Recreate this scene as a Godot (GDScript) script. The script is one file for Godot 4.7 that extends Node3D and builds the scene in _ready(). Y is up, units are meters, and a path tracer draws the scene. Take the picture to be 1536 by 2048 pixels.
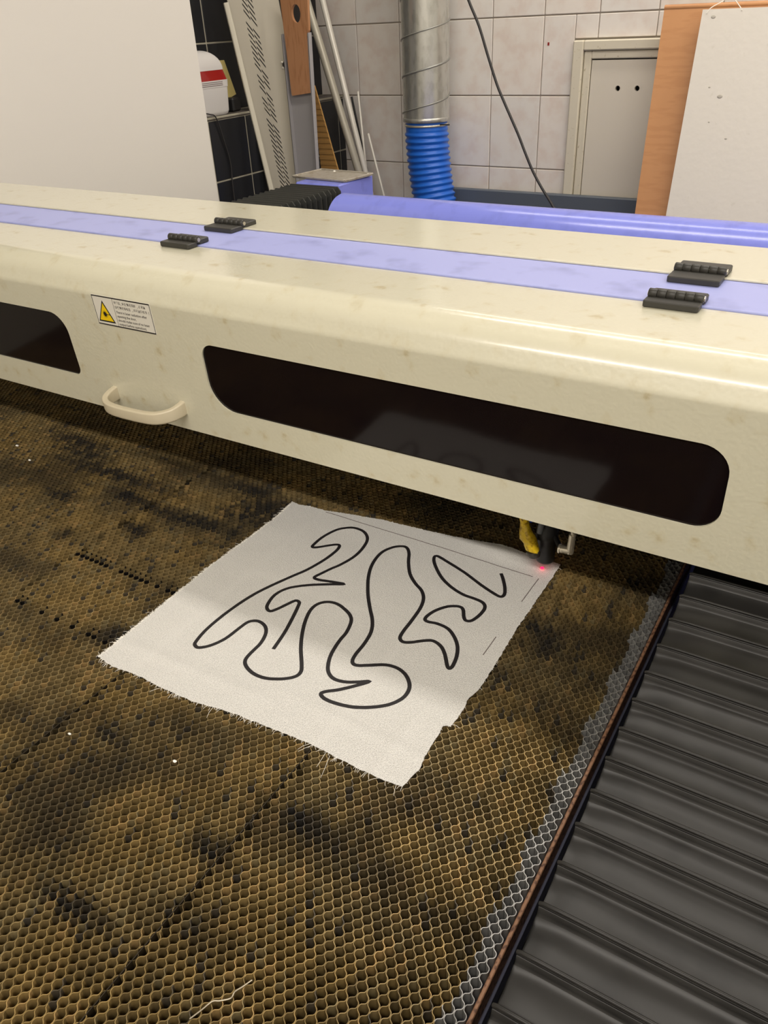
extends Node3D
# A flatbed laser cutter with a scrap of white cloth on its honeycomb table, in a tiled workshop.
# World: metres, y up, floor at y = 0, the cutting table's top at y = BED, x along the gantry, z towards the camera.

const BED := 0.85
const TOP := 1.1619                 # top of the gantry's cover
const WALL := -3.1                  # face of the back wall's tiles

const DRAWN := [-0.4365, -0.4481, -0.4418, -0.4737, -0.4492, -0.4986, -0.4558, -0.5175, -0.4588, -0.5229, -0.4641, -0.5230, -0.4688, -0.5124, -0.4729, -0.5023, -0.4771, -0.4951, -0.4827, -0.4960, -0.4875, -0.5023, -0.4914, -0.5195, -0.4866, -0.5357, -0.4700, -0.5520, -0.4465, -0.5668, -0.4324, -0.5749, -0.4459, -0.5719, -0.4638, -0.5672, -0.4708, -0.5689, -0.4675, -0.5794, -0.4624, -0.5928, -0.4572, -0.6052, -0.4519, -0.6289, -0.4542, -0.6529, -0.4598, -0.6674, -0.4710, -0.6767, -0.4844, -0.6787, -0.4942, -0.6749, -0.5047, -0.6641, -0.5110, -0.6441, -0.5113, -0.6252, -0.5097, -0.6187, -0.5041, -0.6204, -0.4939, -0.6307, -0.4852, -0.6378, -0.4805, -0.6353, -0.4788, -0.6230, -0.4811, -0.6017, -0.4869, -0.5780, -0.4950, -0.5592, -0.5070, -0.5300, -0.5150, -0.5027, -0.5192, -0.4732, -0.5198, -0.4403, -0.5162, -0.4177, -0.5122, -0.4119, -0.5058, -0.4118, -0.4973, -0.4209, -0.4915, -0.4357, -0.4898, -0.4557, -0.4872, -0.4694, -0.4785, -0.4750, -0.4675, -0.4726, -0.4593, -0.4641, -0.4540, -0.4491, -0.4534, -0.4320, -0.4516, -0.4210, -0.4445, -0.4141, -0.4317, -0.4098, -0.4162, -0.4103, -0.4017, -0.4168, -0.3919, -0.4261, -0.3909, -0.4347, -0.3975, -0.4449, -0.4102, -0.4608, -0.4219, -0.4782, -0.4326, -0.4981, -0.4393, -0.5166, -0.4390, -0.5295, -0.4317, -0.5385, -0.4198, -0.5410, -0.4055, -0.5368, -0.3950, -0.5309, -0.3885, -0.5221, -0.3838, -0.5062, -0.3828, -0.4924, -0.3793, -0.4726, -0.3736, -0.4581, -0.3666, -0.4481, -0.3570, -0.4430, -0.3452, -0.4441, -0.3336, -0.4497, -0.3229, -0.4568, -0.3314, -0.4455, -0.3426, -0.4332, -0.3534, -0.4241, -0.3554, -0.4193, -0.3490, -0.4161, -0.3384, -0.4160, -0.3266, -0.4182, -0.3160, -0.4219, -0.3027, -0.4293, -0.2907, -0.4396, -0.2838, -0.4522, -0.2836, -0.4643, -0.2883, -0.4740, -0.2982, -0.4826, -0.3094, -0.4861, -0.3218, -0.4842, -0.3355, -0.4758, -0.3470, -0.4694, -0.3534, -0.4717, -0.3563, -0.4818, -0.3572, -0.5003, -0.3608, -0.5187, -0.3694, -0.5353, -0.3835, -0.5526, -0.3993, -0.5733, -0.4153, -0.5997, -0.4248, -0.6236, -0.4277, -0.6465, -0.4230, -0.6622, -0.4145, -0.6709, -0.4061, -0.6723, -0.3976, -0.6637, -0.3884, -0.6465, -0.3755, -0.6276, -0.3619, -0.6154, -0.3486, -0.6068, -0.3396, -0.5953, -0.3345, -0.5792, -0.3323, -0.5555, -0.3314, -0.5366, -0.3294, -0.5260, -0.3235, -0.5222, -0.3154, -0.5258, -0.3060, -0.5335, -0.2969, -0.5385, -0.2857, -0.5351, -0.2762, -0.5258, -0.2677, -0.5139, -0.2635, -0.5102, -0.2619, -0.5147, -0.2646, -0.5288, -0.2705, -0.5426, -0.2798, -0.5540, -0.2919, -0.5627, -0.3055, -0.5645, -0.3160, -0.5625, -0.3208, -0.5646, -0.3211, -0.5720, -0.3175, -0.5835, -0.3094, -0.5952, -0.2990, -0.6013, -0.2924, -0.5991, -0.2860, -0.5882, -0.2812, -0.5838, -0.2757, -0.5872, -0.2725, -0.6003, -0.2727, -0.6127, -0.2781, -0.6196, -0.2888, -0.6217, -0.3032, -0.6220, -0.3194, -0.6267, -0.3377, -0.6370, -0.3548, -0.6531, -0.3647, -0.6660, -0.3652, -0.6738, -0.3504, -0.6701, -0.3224, -0.6604, -0.2930, -0.6471, -0.2734, -0.6396, -0.2650, -0.6386, -0.2638, -0.6453, -0.2688, -0.6570, -0.2766, -0.6697, -0.2829, -0.6782]
const EDGE_RIGHT := [-0.2284, -0.7250, -0.2285, -0.6725, -0.2287, -0.5999, -0.2258, -0.5321, -0.2251, -0.5043, -0.2262, -0.4932, -0.2288, -0.4835, -0.2268, -0.4687, -0.2272, -0.4502, -0.2272, -0.4440, -0.2336, -0.4425, -0.2315, -0.4036, -0.2292, -0.3888, -0.2326, -0.3654]
const EDGE_FRONT := [-0.5913, -0.3502, -0.5656, -0.3474, -0.5390, -0.3505, -0.5007, -0.3502, -0.4611, -0.3515, -0.4119, -0.3591, -0.3731, -0.3618, -0.3305, -0.3648, -0.2952, -0.3634, -0.2625, -0.3627, -0.2326, -0.3654]
const EDGE_LEFT := [-0.5963, -0.6933, -0.5926, -0.6555, -0.5933, -0.6007, -0.5958, -0.5301, -0.5943, -0.4568, -0.5911, -0.3803, -0.5913, -0.3502]
const EDGE_BACK := [-0.5963, -0.6933, -0.5831, -0.6914, -0.5707, -0.6950, -0.5437, -0.6963, -0.5038, -0.7047, -0.4636, -0.7121, -0.4335, -0.7133, -0.4114, -0.7158, -0.3903, -0.7179, -0.3539, -0.7208, -0.3352, -0.7232, -0.3055, -0.7256, -0.2706, -0.7230, -0.2284, -0.7250]
const CUT1 := [-0.5416, -0.6933, -0.4565, -0.6921, -0.3843, -0.6924, -0.3157, -0.6909, -0.2485, -0.6891]
const CUT2 := [-0.2410, -0.6888, -0.2417, -0.6412]
const CUT3 := [-0.2423, -0.5754, -0.2425, -0.5443]
const WIRE := [-0.2620, -0.1387, -0.2590, -0.1475, -0.2565, -0.1544, -0.2525, -0.1575, -0.2471, -0.1624, -0.2475, -0.1670, -0.2452, -0.1720, -0.2421, -0.1787]

var rng := RandomNumberGenerator.new()
var used := {}
var M := {}
var _t := PackedVector3Array()
var _g := PackedInt32Array()


func _ready():
	rng.seed = 7
	set_up_camera()
	set_up_environment()
	# two rows of tubes along the gantry: one behind it, one in front (their shadow edges on the cloth and on the honeycomb give the angles)
	ceiling_lamp(Vector3(-0.15, 3.0, -1.65), Vector2(2.2, 0.16), 2.5, "long ceiling lamp over the space behind the gantry, at the corner end")
	ceiling_lamp(Vector3(2.30, 3.0, -1.65), Vector2(2.2, 0.16), 2.5, "long ceiling lamp over the space behind the gantry, at the far right end")
	ceiling_lamp(Vector3(-0.15, 3.0, 0.92), Vector2(2.2, 0.16), 5.0, "long ceiling lamp over the front of the cutting table")
	ceiling_lamp(Vector3(2.30, 3.0, 0.92), Vector2(2.2, 0.16), 5.0, "long ceiling lamp beyond the slat cover, in front of the gantry")
	# and one row close to the back wall
	ceiling_lamp(Vector3(-0.60, 2.95, -2.72), Vector2(2.2, 0.16), 1.5, "long ceiling lamp close to the tiled back wall, at the corner end")
	ceiling_lamp(Vector3(1.85, 2.95, -2.72), Vector2(2.2, 0.16), 1.5, "long ceiling lamp close to the tiled back wall, at the far right end")
	make_materials()
	build_room()
	build_back_wall()
	build_left_wall()
	build_table()
	build_slat_cover()
	build_gantry()
	build_rear()
	build_laser_head()
	build_cloth()
	build_crumbs()
	build_left_corner()
	build_poles()
	build_duct()
	build_right_boards()


func set_up_camera():
	var cam := Camera3D.new()
	cam.name = "camera"
	# measured from the photograph: the gantry's, the rails' and the walls' vanishing points
	var right := Vector3(0.85251875, -0.04290345, -0.5209329)
	var down := Vector3(0.2475816, -0.84459008, 0.47473251)
	var ahead := Vector3(-0.46034242, -0.53369176, -0.70940677)
	cam.transform = Transform3D(Basis(right, -down, -ahead), Vector3(0, 1.4, 0))
	cam.fov = rad_to_deg(2.0 * atan(1024.0 / 1560.0))
	cam.near = 0.02
	cam.far = 30.0
	add_child(cam)


func set_up_environment():
	var env := Environment.new()
	env.background_mode = Environment.BG_COLOR
	env.background_color = Color(0.02, 0.02, 0.02)
	env.tonemap_mode = Environment.TONE_MAPPER_LINEAR
	env.tonemap_exposure = 0.98
	env.sdfgi_enabled = true
	env.ssao_enabled = true
	env.ssil_enabled = true
	var we := WorldEnvironment.new()
	we.name = "world_environment"
	we.environment = env
	add_child(we)


func ceiling_lamp(at: Vector3, size: Vector2, energy: float, label: String):
	var o := thing("ceiling_lamp", label, "lamp", at, 0.0)
	var housing := mat(Color(0.85, 0.85, 0.83), 0.5)
	var glow := StandardMaterial3D.new()
	glow.albedo_color = Color(0.9, 0.9, 0.88)
	glow.emission_enabled = true
	glow.emission = Color(1.0, 0.96, 0.90)
	glow.emission_energy_multiplier = 1.6
	var a := mesher()
	slab(a, Transform3D(Basis(), Vector3(0, 0.045, 0)), Vector3(size.x + 0.06, 0.07, size.y + 0.05), 0.01)
	commit(a, "housing", housing, o)
	var b := mesher()
	slab(b, Transform3D(Basis(), Vector3(0, 0.004, 0)), Vector3(size.x, 0.012, size.y), 0.004)
	commit(b, "diffuser_lamp", glow, o)
	for s in [-1, 1]:
		var r := mesher()
		cyl(r, Vector3(s * size.x * 0.35, 0.07, 0), Vector3(s * size.x * 0.35, 3.1 - at.y, 0), 0.006, 0.006, 10)
		commit(r, "hanger", housing, o)
	var l := AreaLight3D.new()
	l.name = "area_light"
	l.area_size = size
	l.light_energy = energy
	l.light_color = Color(1.0, 0.97, 0.93)
	l.shadow_enabled = true
	l.set("area_range", 12.0)
	l.set("area_attenuation", 2.0)
	l.transform = Transform3D(Basis(Vector3.RIGHT, -PI / 2), Vector3(0, -0.012, 0))
	o.add_child(l)


# ------------------------------------------------------------------ nodes

func numbered(called: String) -> String:
	var n: int = used.get(called, 0)
	used[called] = n + 1
	return called if n == 0 else "%s_%03d" % [called, n]


func thing(called: String, label: String, category: String, at := Vector3.ZERO, turn := 0.0, group := "") -> Node3D:
	var o := Node3D.new()
	o.name = numbered(called)
	add_child(o)
	o.position = at
	o.rotation.y = turn
	tag(o, label, category, group)
	return o


func tag(o: Node3D, label: String, category: String, group := ""):
	o.set_meta("label", label)
	o.set_meta("category", category)
	if group != "":
		o.set_meta("group", group)


func commit(st: SurfaceTool, called: String, m: Material, parent: Node = null) -> MeshInstance3D:
	st.generate_normals()
	var o := MeshInstance3D.new()
	o.mesh = st.commit()
	o.material_override = null
	o.mesh.surface_set_material(0, m)
	o.cast_shadow = GeometryInstance3D.SHADOW_CASTING_SETTING_ON
	if parent == null:
		o.name = numbered(called)
		add_child(o)
	else:
		o.name = called
		parent.add_child(o, true)
	return o


func structure(st: SurfaceTool, called: String, m: Material, label: String) -> MeshInstance3D:
	var o := commit(st, called, m)
	o.set_meta("kind", "structure")
	o.set_meta("label", label)
	o.set_meta("category", called.split("_")[0])
	return o


func again(called: String, mesh: Mesh, at: Transform3D, parent: Node, m: Material = null) -> MeshInstance3D:
	var o := MeshInstance3D.new()
	o.mesh = mesh
	o.name = called
	o.transform = at
	if m:
		o.material_override = m
	parent.add_child(o, true)
	return o


# ------------------------------------------------------------------ shapes: closed solids, turned outward by their signed volume

func mesher() -> SurfaceTool:
	var st := SurfaceTool.new()
	st.begin(Mesh.PRIMITIVE_TRIANGLES)
	return st


func tri(a: Vector3, b: Vector3, c: Vector3, g := -1):
	_t.append(a)
	_t.append(b)
	_t.append(c)
	_g.append(g)


func quad(a: Vector3, b: Vector3, c: Vector3, d: Vector3, g := -1):
	tri(a, b, c, g)
	tri(a, c, d, g)


func solid(st: SurfaceTool):
	var vol := 0.0
	var o := _t[0]
	for i in range(0, _t.size(), 3):
		vol += (_t[i] - o).dot((_t[i + 1] - o).cross(_t[i + 2] - o))
	var flip := vol < 0.0
	for i in range(0, _t.size(), 3):
		st.set_smooth_group(_g[i / 3])
		st.add_vertex(_t[i])
		st.add_vertex(_t[i + 1] if flip else _t[i + 2])
		st.add_vertex(_t[i + 2] if flip else _t[i + 1])
	_t = PackedVector3Array()
	_g = PackedInt32Array()


func facing(st: SurfaceTool, a: Vector3, b: Vector3, c: Vector3, d: Vector3, n: Vector3):
	# an open four-sided face whose front looks along n
	var keep := (b - a).cross(c - a).dot(n) > 0.0
	st.set_smooth_group(-1)
	for v in ([a, c, b, a, d, c] if keep else [a, b, c, a, c, d]):
		st.add_vertex(v)


func slab(st: SurfaceTool, xf: Transform3D, size: Vector3, c := 0.002):
	# a box with chamfered edges, centred on xf
	var h := size * 0.5
	c = minf(c, minf(h.x, minf(h.y, h.z)) * 0.9)
	var p := func(sx: float, sy: float, sz: float, ax: int) -> Vector3:
		var v := Vector3(sx * (h.x - c), sy * (h.y - c), sz * (h.z - c))
		if ax == 0:
			v.x = sx * h.x
		elif ax == 1:
			v.y = sy * h.y
		else:
			v.z = sz * h.z
		return xf * v
	var out := func(pts: Array):
		var mid := Vector3.ZERO
		for v in pts:
			mid += v
		mid = mid / pts.size() - xf.origin
		if (pts[1] - pts[0]).cross(pts[2] - pts[0]).dot(mid) < 0.0:
			pts.reverse()
		for i in range(1, pts.size() - 1):
			tri(pts[0], pts[i], pts[i + 1])
	for s in [-1.0, 1.0]:
		out.call([p.call(s, -1, -1, 0), p.call(s, 1, -1, 0), p.call(s, 1, 1, 0), p.call(s, -1, 1, 0)])
		out.call([p.call(-1, s, -1, 1), p.call(1, s, -1, 1), p.call(1, s, 1, 1), p.call(-1, s, 1, 1)])
		out.call([p.call(-1, -1, s, 2), p.call(1, -1, s, 2), p.call(1, 1, s, 2), p.call(-1, 1, s, 2)])
		for u in [-1.0, 1.0]:
			out.call([p.call(s, u, -1, 0), p.call(s, u, 1, 0), p.call(s, u, 1, 1), p.call(s, u, -1, 1)])
			out.call([p.call(s, -1, u, 0), p.call(s, 1, u, 0), p.call(s, 1, u, 2), p.call(s, -1, u, 2)])
			out.call([p.call(-1, s, u, 1), p.call(1, s, u, 1), p.call(1, s, u, 2), p.call(-1, s, u, 2)])
			for w in [-1.0, 1.0]:
				out.call([p.call(s, u, w, 0), p.call(s, u, w, 1), p.call(s, u, w, 2)])
	solid(st)


func span(st: SurfaceTool, lo: Vector3, hi: Vector3, c := 0.002):
	slab(st, Transform3D(Basis(), (lo + hi) * 0.5), hi - lo, c)


func loft(st: SurfaceTool, rings: Array, g := 0, capped := true):
	var n: int = rings[0].size()
	for k in rings.size() - 1:
		var a: PackedVector3Array = rings[k]
		var b: PackedVector3Array = rings[k + 1]
		for i in n:
			var j := (i + 1) % n
			quad(a[i], a[j], b[j], b[i], g)
	if capped:
		for e in [0, rings.size() - 1]:
			var r: PackedVector3Array = rings[e]
			var mid := Vector3.ZERO
			for v in r:
				mid += v
			mid /= n
			for i in n:
				var j := (i + 1) % n
				if e == 0:
					tri(mid, r[j], r[i])
				else:
					tri(mid, r[i], r[j])
	solid(st)


func ring(at: Vector3, x: Vector3, y: Vector3, n: int) -> PackedVector3Array:
	var r := PackedVector3Array()
	for i in n:
		var a := TAU * i / n
		r.append(at + x * cos(a) + y * sin(a))
	return r


func frame_of(d: Vector3) -> Array:
	var up := Vector3.UP if absf(d.normalized().y) < 0.9 else Vector3.RIGHT
	var x := d.cross(up).normalized()
	return [x, x.cross(d).normalized()]


func cyl(st: SurfaceTool, a: Vector3, b: Vector3, ra: float, rb: float, n := 16):
	var f := frame_of(b - a)
	loft(st, [ring(a, f[0] * ra, f[1] * ra, n), ring(b, f[0] * rb, f[1] * rb, n)])


func turned(st: SurfaceTool, xf: Transform3D, profile: Array, n := 32):
	# profile: Vector2(radius, height) from bottom to top
	var rings := []
	for p in profile:
		rings.append(ring(xf * Vector3(0, p.y, 0), xf.basis.x * p.x, xf.basis.z * p.x, n))
	loft(st, rings)


func tube(st: SurfaceTool, pts: PackedVector3Array, r: float, n := 10, wide := 1.0, r_end := -1.0):
	var rings := []
	var x := Vector3.ZERO
	for i in pts.size():
		var d := (pts[mini(i + 1, pts.size() - 1)] - pts[maxi(i - 1, 0)]).normalized()
		if x == Vector3.ZERO:
			x = frame_of(d)[0]
		x = (x - d * d.dot(x)).normalized()
		var rr := r if r_end < 0.0 else lerpf(r, r_end, float(i) / (pts.size() - 1))
		rings.append(ring(pts[i], x * rr * wide, d.cross(x) * rr, n))
	loft(st, rings)


func curve(pts: PackedVector3Array, steps: int) -> PackedVector3Array:
	# a Catmull-Rom curve through the points
	var out := PackedVector3Array()
	var n := pts.size()
	for i in n - 1:
		for k in steps:
			out.append(pts[i].cubic_interpolate(pts[i + 1], pts[maxi(i - 1, 0)], pts[mini(i + 2, n - 1)], float(k) / steps))
	out.append(pts[n - 1])
	return out


func prism(st: SurfaceTool, poly: PackedVector2Array, xf: Transform3D, depth: float, round_below := 0.0):
	# poly in xf's xy plane, drawn out along its z; sides shorter than round_below are smoothed
	var n := poly.size()
	var idx := Geometry2D.triangulate_polygon(poly)
	var a := PackedVector3Array()
	var b := PackedVector3Array()
	var ccw := not Geometry2D.is_polygon_clockwise(poly)
	for p in poly:
		a.append(xf * Vector3(p.x, p.y, 0))
		b.append(xf * Vector3(p.x, p.y, depth))
	for i in n:
		var j := (i + 1) % n
		var g := 1 if poly[i].distance_to(poly[j]) < round_below else -1
		if g == 1:
			var side := poly[j] - poly[i]
			var before := absf((poly[i] - poly[(i + n - 1) % n]).angle_to(side))
			var after := absf(side.angle_to(poly[(j + 1) % n] - poly[j]))
			if before > 0.7 and after > 0.7:
				g = -1
		if ccw:
			quad(a[i], a[j], b[j], b[i], g)
		else:
			quad(a[j], a[i], b[i], b[j], g)
	for i in range(0, idx.size(), 3):
		var p := idx[i]
		var q := idx[i + 1]
		var r := idx[i + 2]
		if (poly[q] - poly[p]).cross(poly[r] - poly[p]) < 0.0:
			var s := q
			q = r
			r = s
		tri(a[p], a[r], a[q])
		tri(b[p], b[q], b[r])
	solid(st)


func rounded(lo: Vector2, hi: Vector2, radii: Array, n := 8) -> PackedVector2Array:
	# a rectangle with its own radius at each corner: low-low, high-low, high-high, low-high
	var out := PackedVector2Array()
	var mids := [Vector2(lo.x + radii[0], lo.y + radii[0]), Vector2(hi.x - radii[1], lo.y + radii[1]), Vector2(hi.x - radii[2], hi.y - radii[2]), Vector2(lo.x + radii[3], hi.y - radii[3])]
	for c in 4:
		for i in n + 1:
			var a := PI + c * PI / 2 + (PI / 2) * i / n
			out.append(mids[c] + Vector2(cos(a), sin(a)) * radii[c])
	return out


func tablet(st: SurfaceTool, xf: Transform3D, size: Vector2, r: float, depth: float, c: float, n := 4):
	# a rounded slab in xf's xy plane, z from 0 to depth, its edges eased by c
	var rings := []
	for e in [[0.0, c], [c, 0.0], [depth - c, 0.0], [depth, c]]:
		var h: Vector2 = size * 0.5 - Vector2(e[1], e[1])
		var rr := maxf(r - e[1], 0.0002)
		var ps := PackedVector3Array()
		for p in rounded(-h, h, [rr, rr, rr, rr], n):
			ps.append(xf * Vector3(p.x, p.y, e[0]))
		rings.append(ps)
	loft(st, rings, -1)


func plate(st: SurfaceTool, tl: Vector3, tr: Vector3, br: Vector3, bl: Vector3, thick: float):
	# a board by the four corners of its front; its thickness goes away from the camera side
	var n := (tr - tl).cross(bl - tl).normalized()
	if n.dot(Vector3(0, 1.4, 0) - tl) > 0.0:
		n = -n
	loft(st, [PackedVector3Array([tl, tr, br, bl]), PackedVector3Array([tl + n * thick, tr + n * thick, br + n * thick, bl + n * thick])], -1)


func holed(st: SurfaceTool, lo: Vector2, hi: Vector2, holes: Array, xf: Transform3D, depth: float):
	# a rectangular plate with holes (polygons in order of x, not overlapping in x)
	var cuts := [lo.x]
	for h in holes:
		var mid := Vector2.ZERO
		for p in h:
			mid += p
		cuts.append(mid.x / h.size())
	cuts.append(hi.x)
	for k in cuts.size() - 1:
		var piece := PackedVector2Array([Vector2(cuts[k], lo.y), Vector2(cuts[k + 1], lo.y), Vector2(cuts[k + 1], hi.y), Vector2(cuts[k], hi.y)])
		var left := [piece]
		for h in holes:
			var next := []
			for q in left:
				next.append_array(Geometry2D.clip_polygons(q, h))
			left = next
		for q in left:
			prism(st, q, xf, depth, 0.012)


# ------------------------------------------------------------------ materials

func mat(c: Color, rough: float, metal := 0.0) -> StandardMaterial3D:
	var m := StandardMaterial3D.new()
	m.albedo_color = c
	m.roughness = rough
	m.metallic = metal
	return m


func noise_tex(s: int, freq: float, octaves: int, colors: Array, stops: Array, size := 256, kind := FastNoiseLite.TYPE_SIMPLEX_SMOOTH) -> NoiseTexture2D:
	var n := FastNoiseLite.new()
	n.seed = s
	n.frequency = freq
	n.noise_type = kind
	n.fractal_octaves = octaves
	var g := Gradient.new()
	g.offsets = PackedFloat32Array(stops)
	g.colors = PackedColorArray(colors)
	var t := NoiseTexture2D.new()
	t.width = size
	t.height = size
	t.seamless = true
	t.noise = n
	t.color_ramp = g
	return t


func bump_tex(s: int, freq: float, octaves: int, size := 256) -> NoiseTexture2D:
	var n := FastNoiseLite.new()
	n.seed = s
	n.frequency = freq
	n.fractal_octaves = octaves
	var t := NoiseTexture2D.new()
	t.width = size
	t.height = size
	t.seamless = true
	t.noise = n
	return t


func grain(m: StandardMaterial3D, albedo: Texture2D, scale: Vector3, relief: Texture2D = null, height := 0.0):
	m.albedo_texture = albedo
	m.uv1_triplanar = true
	m.uv1_world_triplanar = true
	m.uv1_scale = scale
	if relief:
		m.heightmap_enabled = true
		m.heightmap_texture = relief
		m.heightmap_scale = height


func make_materials():
	var w := Color(1, 1, 1)
	M.cream = mat(Color(0.815, 0.80, 0.715), 0.32)
	M.cream.clearcoat_enabled = true
	M.cream.clearcoat = 0.75
	M.cream.clearcoat_roughness = 0.16
	var grime := noise_tex(3, 0.012, 5, [Color(0.90, 0.86, 0.78), Color(0.985, 0.975, 0.955), w, w], [0.05, 0.20, 0.36, 1.0], 512)
	grain(M.cream, grime, Vector3(4.3, 4.3, 4.3), bump_tex(5, 0.16, 2), 0.02)
	M.lavender = mat(Color(0.60, 0.625, 0.87), 0.28)
	grain(M.lavender, noise_tex(4, 0.02, 4, [Color(0.9, 0.9, 0.9), w, w], [0.0, 0.4, 1.0]), Vector3(3, 3, 3), bump_tex(6, 0.09, 3), 0.008)
	M.violet = mat(Color(0.50, 0.535, 0.87), 0.2)
	grain(M.violet, noise_tex(14, 0.02, 4, [Color(0.9, 0.9, 0.9), w, w], [0.0, 0.4, 1.0]), Vector3(3, 3, 3), bump_tex(16, 0.09, 3), 0.008)
	M.strip = mat(Color(0.64, 0.665, 0.875), 0.42)
	grain(M.strip, noise_tex(24, 0.02, 4, [Color(0.88, 0.88, 0.9), w, w], [0.0, 0.42, 1.0]), Vector3(3, 3, 3))
	M.acrylic = StandardMaterial3D.new()
	M.acrylic.albedo_color = Color(0.075, 0.048, 0.052, 0.97)
	M.acrylic.transparency = BaseMaterial3D.TRANSPARENCY_ALPHA
	M.acrylic.roughness = 0.09
	M.acrylic.metallic_specular = 0.36
	M.handle = mat(Color(0.80, 0.76, 0.66), 0.32)
	M.hinge = mat(Color(0.20, 0.195, 0.18), 0.45)
	grain(M.hinge, noise_tex(33, 0.03, 4, [Color(1.7, 1.6, 1.45), Color(1.2, 1.15, 1.1), w], [0.0, 0.35, 0.6]), Vector3(12, 12, 12))
	M.pin = mat(Color(0.75, 0.73, 0.68), 0.35, 0.9)
	M.black = mat(Color(0.09, 0.09, 0.095), 0.55)
	M.slat = mat(Color(0.15, 0.146, 0.14), 0.4)
	M.slat.metallic_specular = 0.4
	grain(M.slat, noise_tex(41, 0.015, 5, [Color(0.82, 0.82, 0.82), w, Color(1.12, 1.1, 1.06)], [0.2, 0.5, 0.85], 512), Vector3(2.2, 2.2, 2.2), bump_tex(42, 0.012, 2), 0.2)
	M.bellows = mat(Color(0.165, 0.17, 0.155), 0.5)
	M.rust = mat(Color(0.58, 0.43, 0.325), 0.6, 0.1)
	grain(M.rust, noise_tex(51, 0.05, 4, [Color(0.55, 0.5, 0.5), w, Color(1.15, 1.1, 1.1)], [0.25, 0.5, 0.8]), Vector3(14, 14, 14))
	M.frame = mat(Color(0.43, 0.44, 0.52), 0.5)
	M.ash = mat(Color(0.20, 0.165, 0.115), 0.95)
	# honeycomb: every cell carries its own tone
	M.cell = mat(Color(1, 1, 1), 0.38, 0.4)
	M.cell.vertex_color_use_as_albedo = true
	M.cloth = mat(Color(0.855, 0.848, 0.832), 0.5)
	grain(M.cloth, noise_tex(61, 0.35, 3, [Color(0.80, 0.80, 0.80), Color(0.94, 0.94, 0.94), w], [0.25, 0.5, 0.72], 512), Vector3(4.5, 4.5, 4.5), bump_tex(62, 0.30, 3, 512), 0.07)
	M.cloth.rim_enabled = true
	M.cloth.rim = 0.25
	M.thread = mat(Color(0.93, 0.915, 0.88), 0.7)
	M.ink = mat(Color(0.10, 0.085, 0.095), 0.55)
	grain(M.ink, noise_tex(63, 0.3, 2, [w, w, Color(1.5, 1.5, 1.5)], [0.0, 0.5, 0.9]), Vector3(9, 9, 9))
	M.pencil = mat(Color(0.42, 0.38, 0.37), 0.8)
	# the room
	M.tile = []
	for k in 3:
		var t := mat([Color(0.925, 0.90, 0.87), Color(0.915, 0.895, 0.868), Color(0.93, 0.90, 0.865)][k], 0.3)
		grain(t, noise_tex(70 + k, 0.012, 5, [Color(0.972, 0.948, 0.938), Color(0.99, 0.982, 0.978), w], [0.18, 0.42, 0.62], 512), Vector3(1.7, 1.7, 1.7))
		t.uv1_offset = Vector3(0.37 * k, 0.21 * k, 0)
		M.tile.append(t)
	M.grout = mat(Color(0.66, 0.625, 0.575), 0.9)
	M.black_tile = []
	for k in 2:
		M.black_tile.append(mat([Color(0.115, 0.12, 0.135), Color(0.125, 0.13, 0.14)][k], 0.28))
	M.dark_grout = mat(Color(0.66, 0.64, 0.57), 0.9)
	M.ledge = mat(Color(0.40, 0.375, 0.35), 0.5)
	M.plaster = mat(Color(0.87, 0.855, 0.82), 0.85)
	M.white_paint = mat(Color(0.93, 0.915, 0.885), 0.85)
	M.floor = mat(Color(0.40, 0.38, 0.35), 0.7)
	grain(M.floor, noise_tex(80, 0.02, 4, [Color(0.75, 0.75, 0.75), w], [0.3, 0.7]), Vector3(1, 1, 1))
	M.door_paint = mat(Color(0.865, 0.835, 0.775), 0.45)
	M.trim_paint = mat(Color(0.865, 0.835, 0.755), 0.4)
	grain(M.trim_paint, noise_tex(81, 0.05, 4, [Color(0.80, 0.77, 0.72), w, w], [0.06, 0.16, 1.0]), Vector3(4, 4, 4))
	M.slate = mat(Color(0.35, 0.38, 0.42), 0.5)
	M.white_board = mat(Color(0.865, 0.85, 0.82), 0.62)
	M.foam = mat(Color(0.88, 0.86, 0.82), 0.9)
	grain(M.foam, noise_tex(82, 0.04, 5, [Color(0.955, 0.95, 0.935), w, w], [0.0, 0.22, 1.0], 512), Vector3(1.6, 1.6, 1.6), bump_tex(83, 0.10, 4), 0.05)
	M.dent = mat(Color(0.73, 0.71, 0.665), 0.9)
	M.beech = mat(Color(0.79, 0.575, 0.385), 0.42)
	grain(M.beech, noise_tex(84, 0.018, 5, [Color(0.965, 0.95, 0.935), w, Color(1.015, 1.015, 1.01)], [0.25, 0.5, 0.75], 512), Vector3(0.8, 4.5, 0.8))
	M.oak = mat(Color(0.75, 0.545, 0.385), 0.45)
	grain(M.oak, noise_tex(85, 0.016, 5, [Color(0.92, 0.89, 0.86), w, Color(1.03, 1.03, 1.02)], [0.25, 0.5, 0.75], 512), Vector3(10, 1.2, 10))
	M.shell = mat(Color(0.755, 0.73, 0.665), 0.42)
	M.shell_edge = mat(Color(0.72, 0.69, 0.63), 0.42)
	M.grey_steel = mat(Color(0.66, 0.65, 0.655), 0.42)
	M.alu = mat(Color(0.76, 0.74, 0.675), 0.38, 0.2)
	M.chrome = mat(Color(0.95, 0.935, 0.89), 0.3, 0.15)
	M.zinc = mat(Color(0.80, 0.80, 0.775), 0.24, 0.7)
	grain(M.zinc, noise_tex(86, 0.02, 5, [Color(0.92, 0.92, 0.91), w, Color(1.03, 1.03, 1.02)], [0.25, 0.5, 0.75], 512), Vector3(4.5, 1.6, 4.5))
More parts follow.
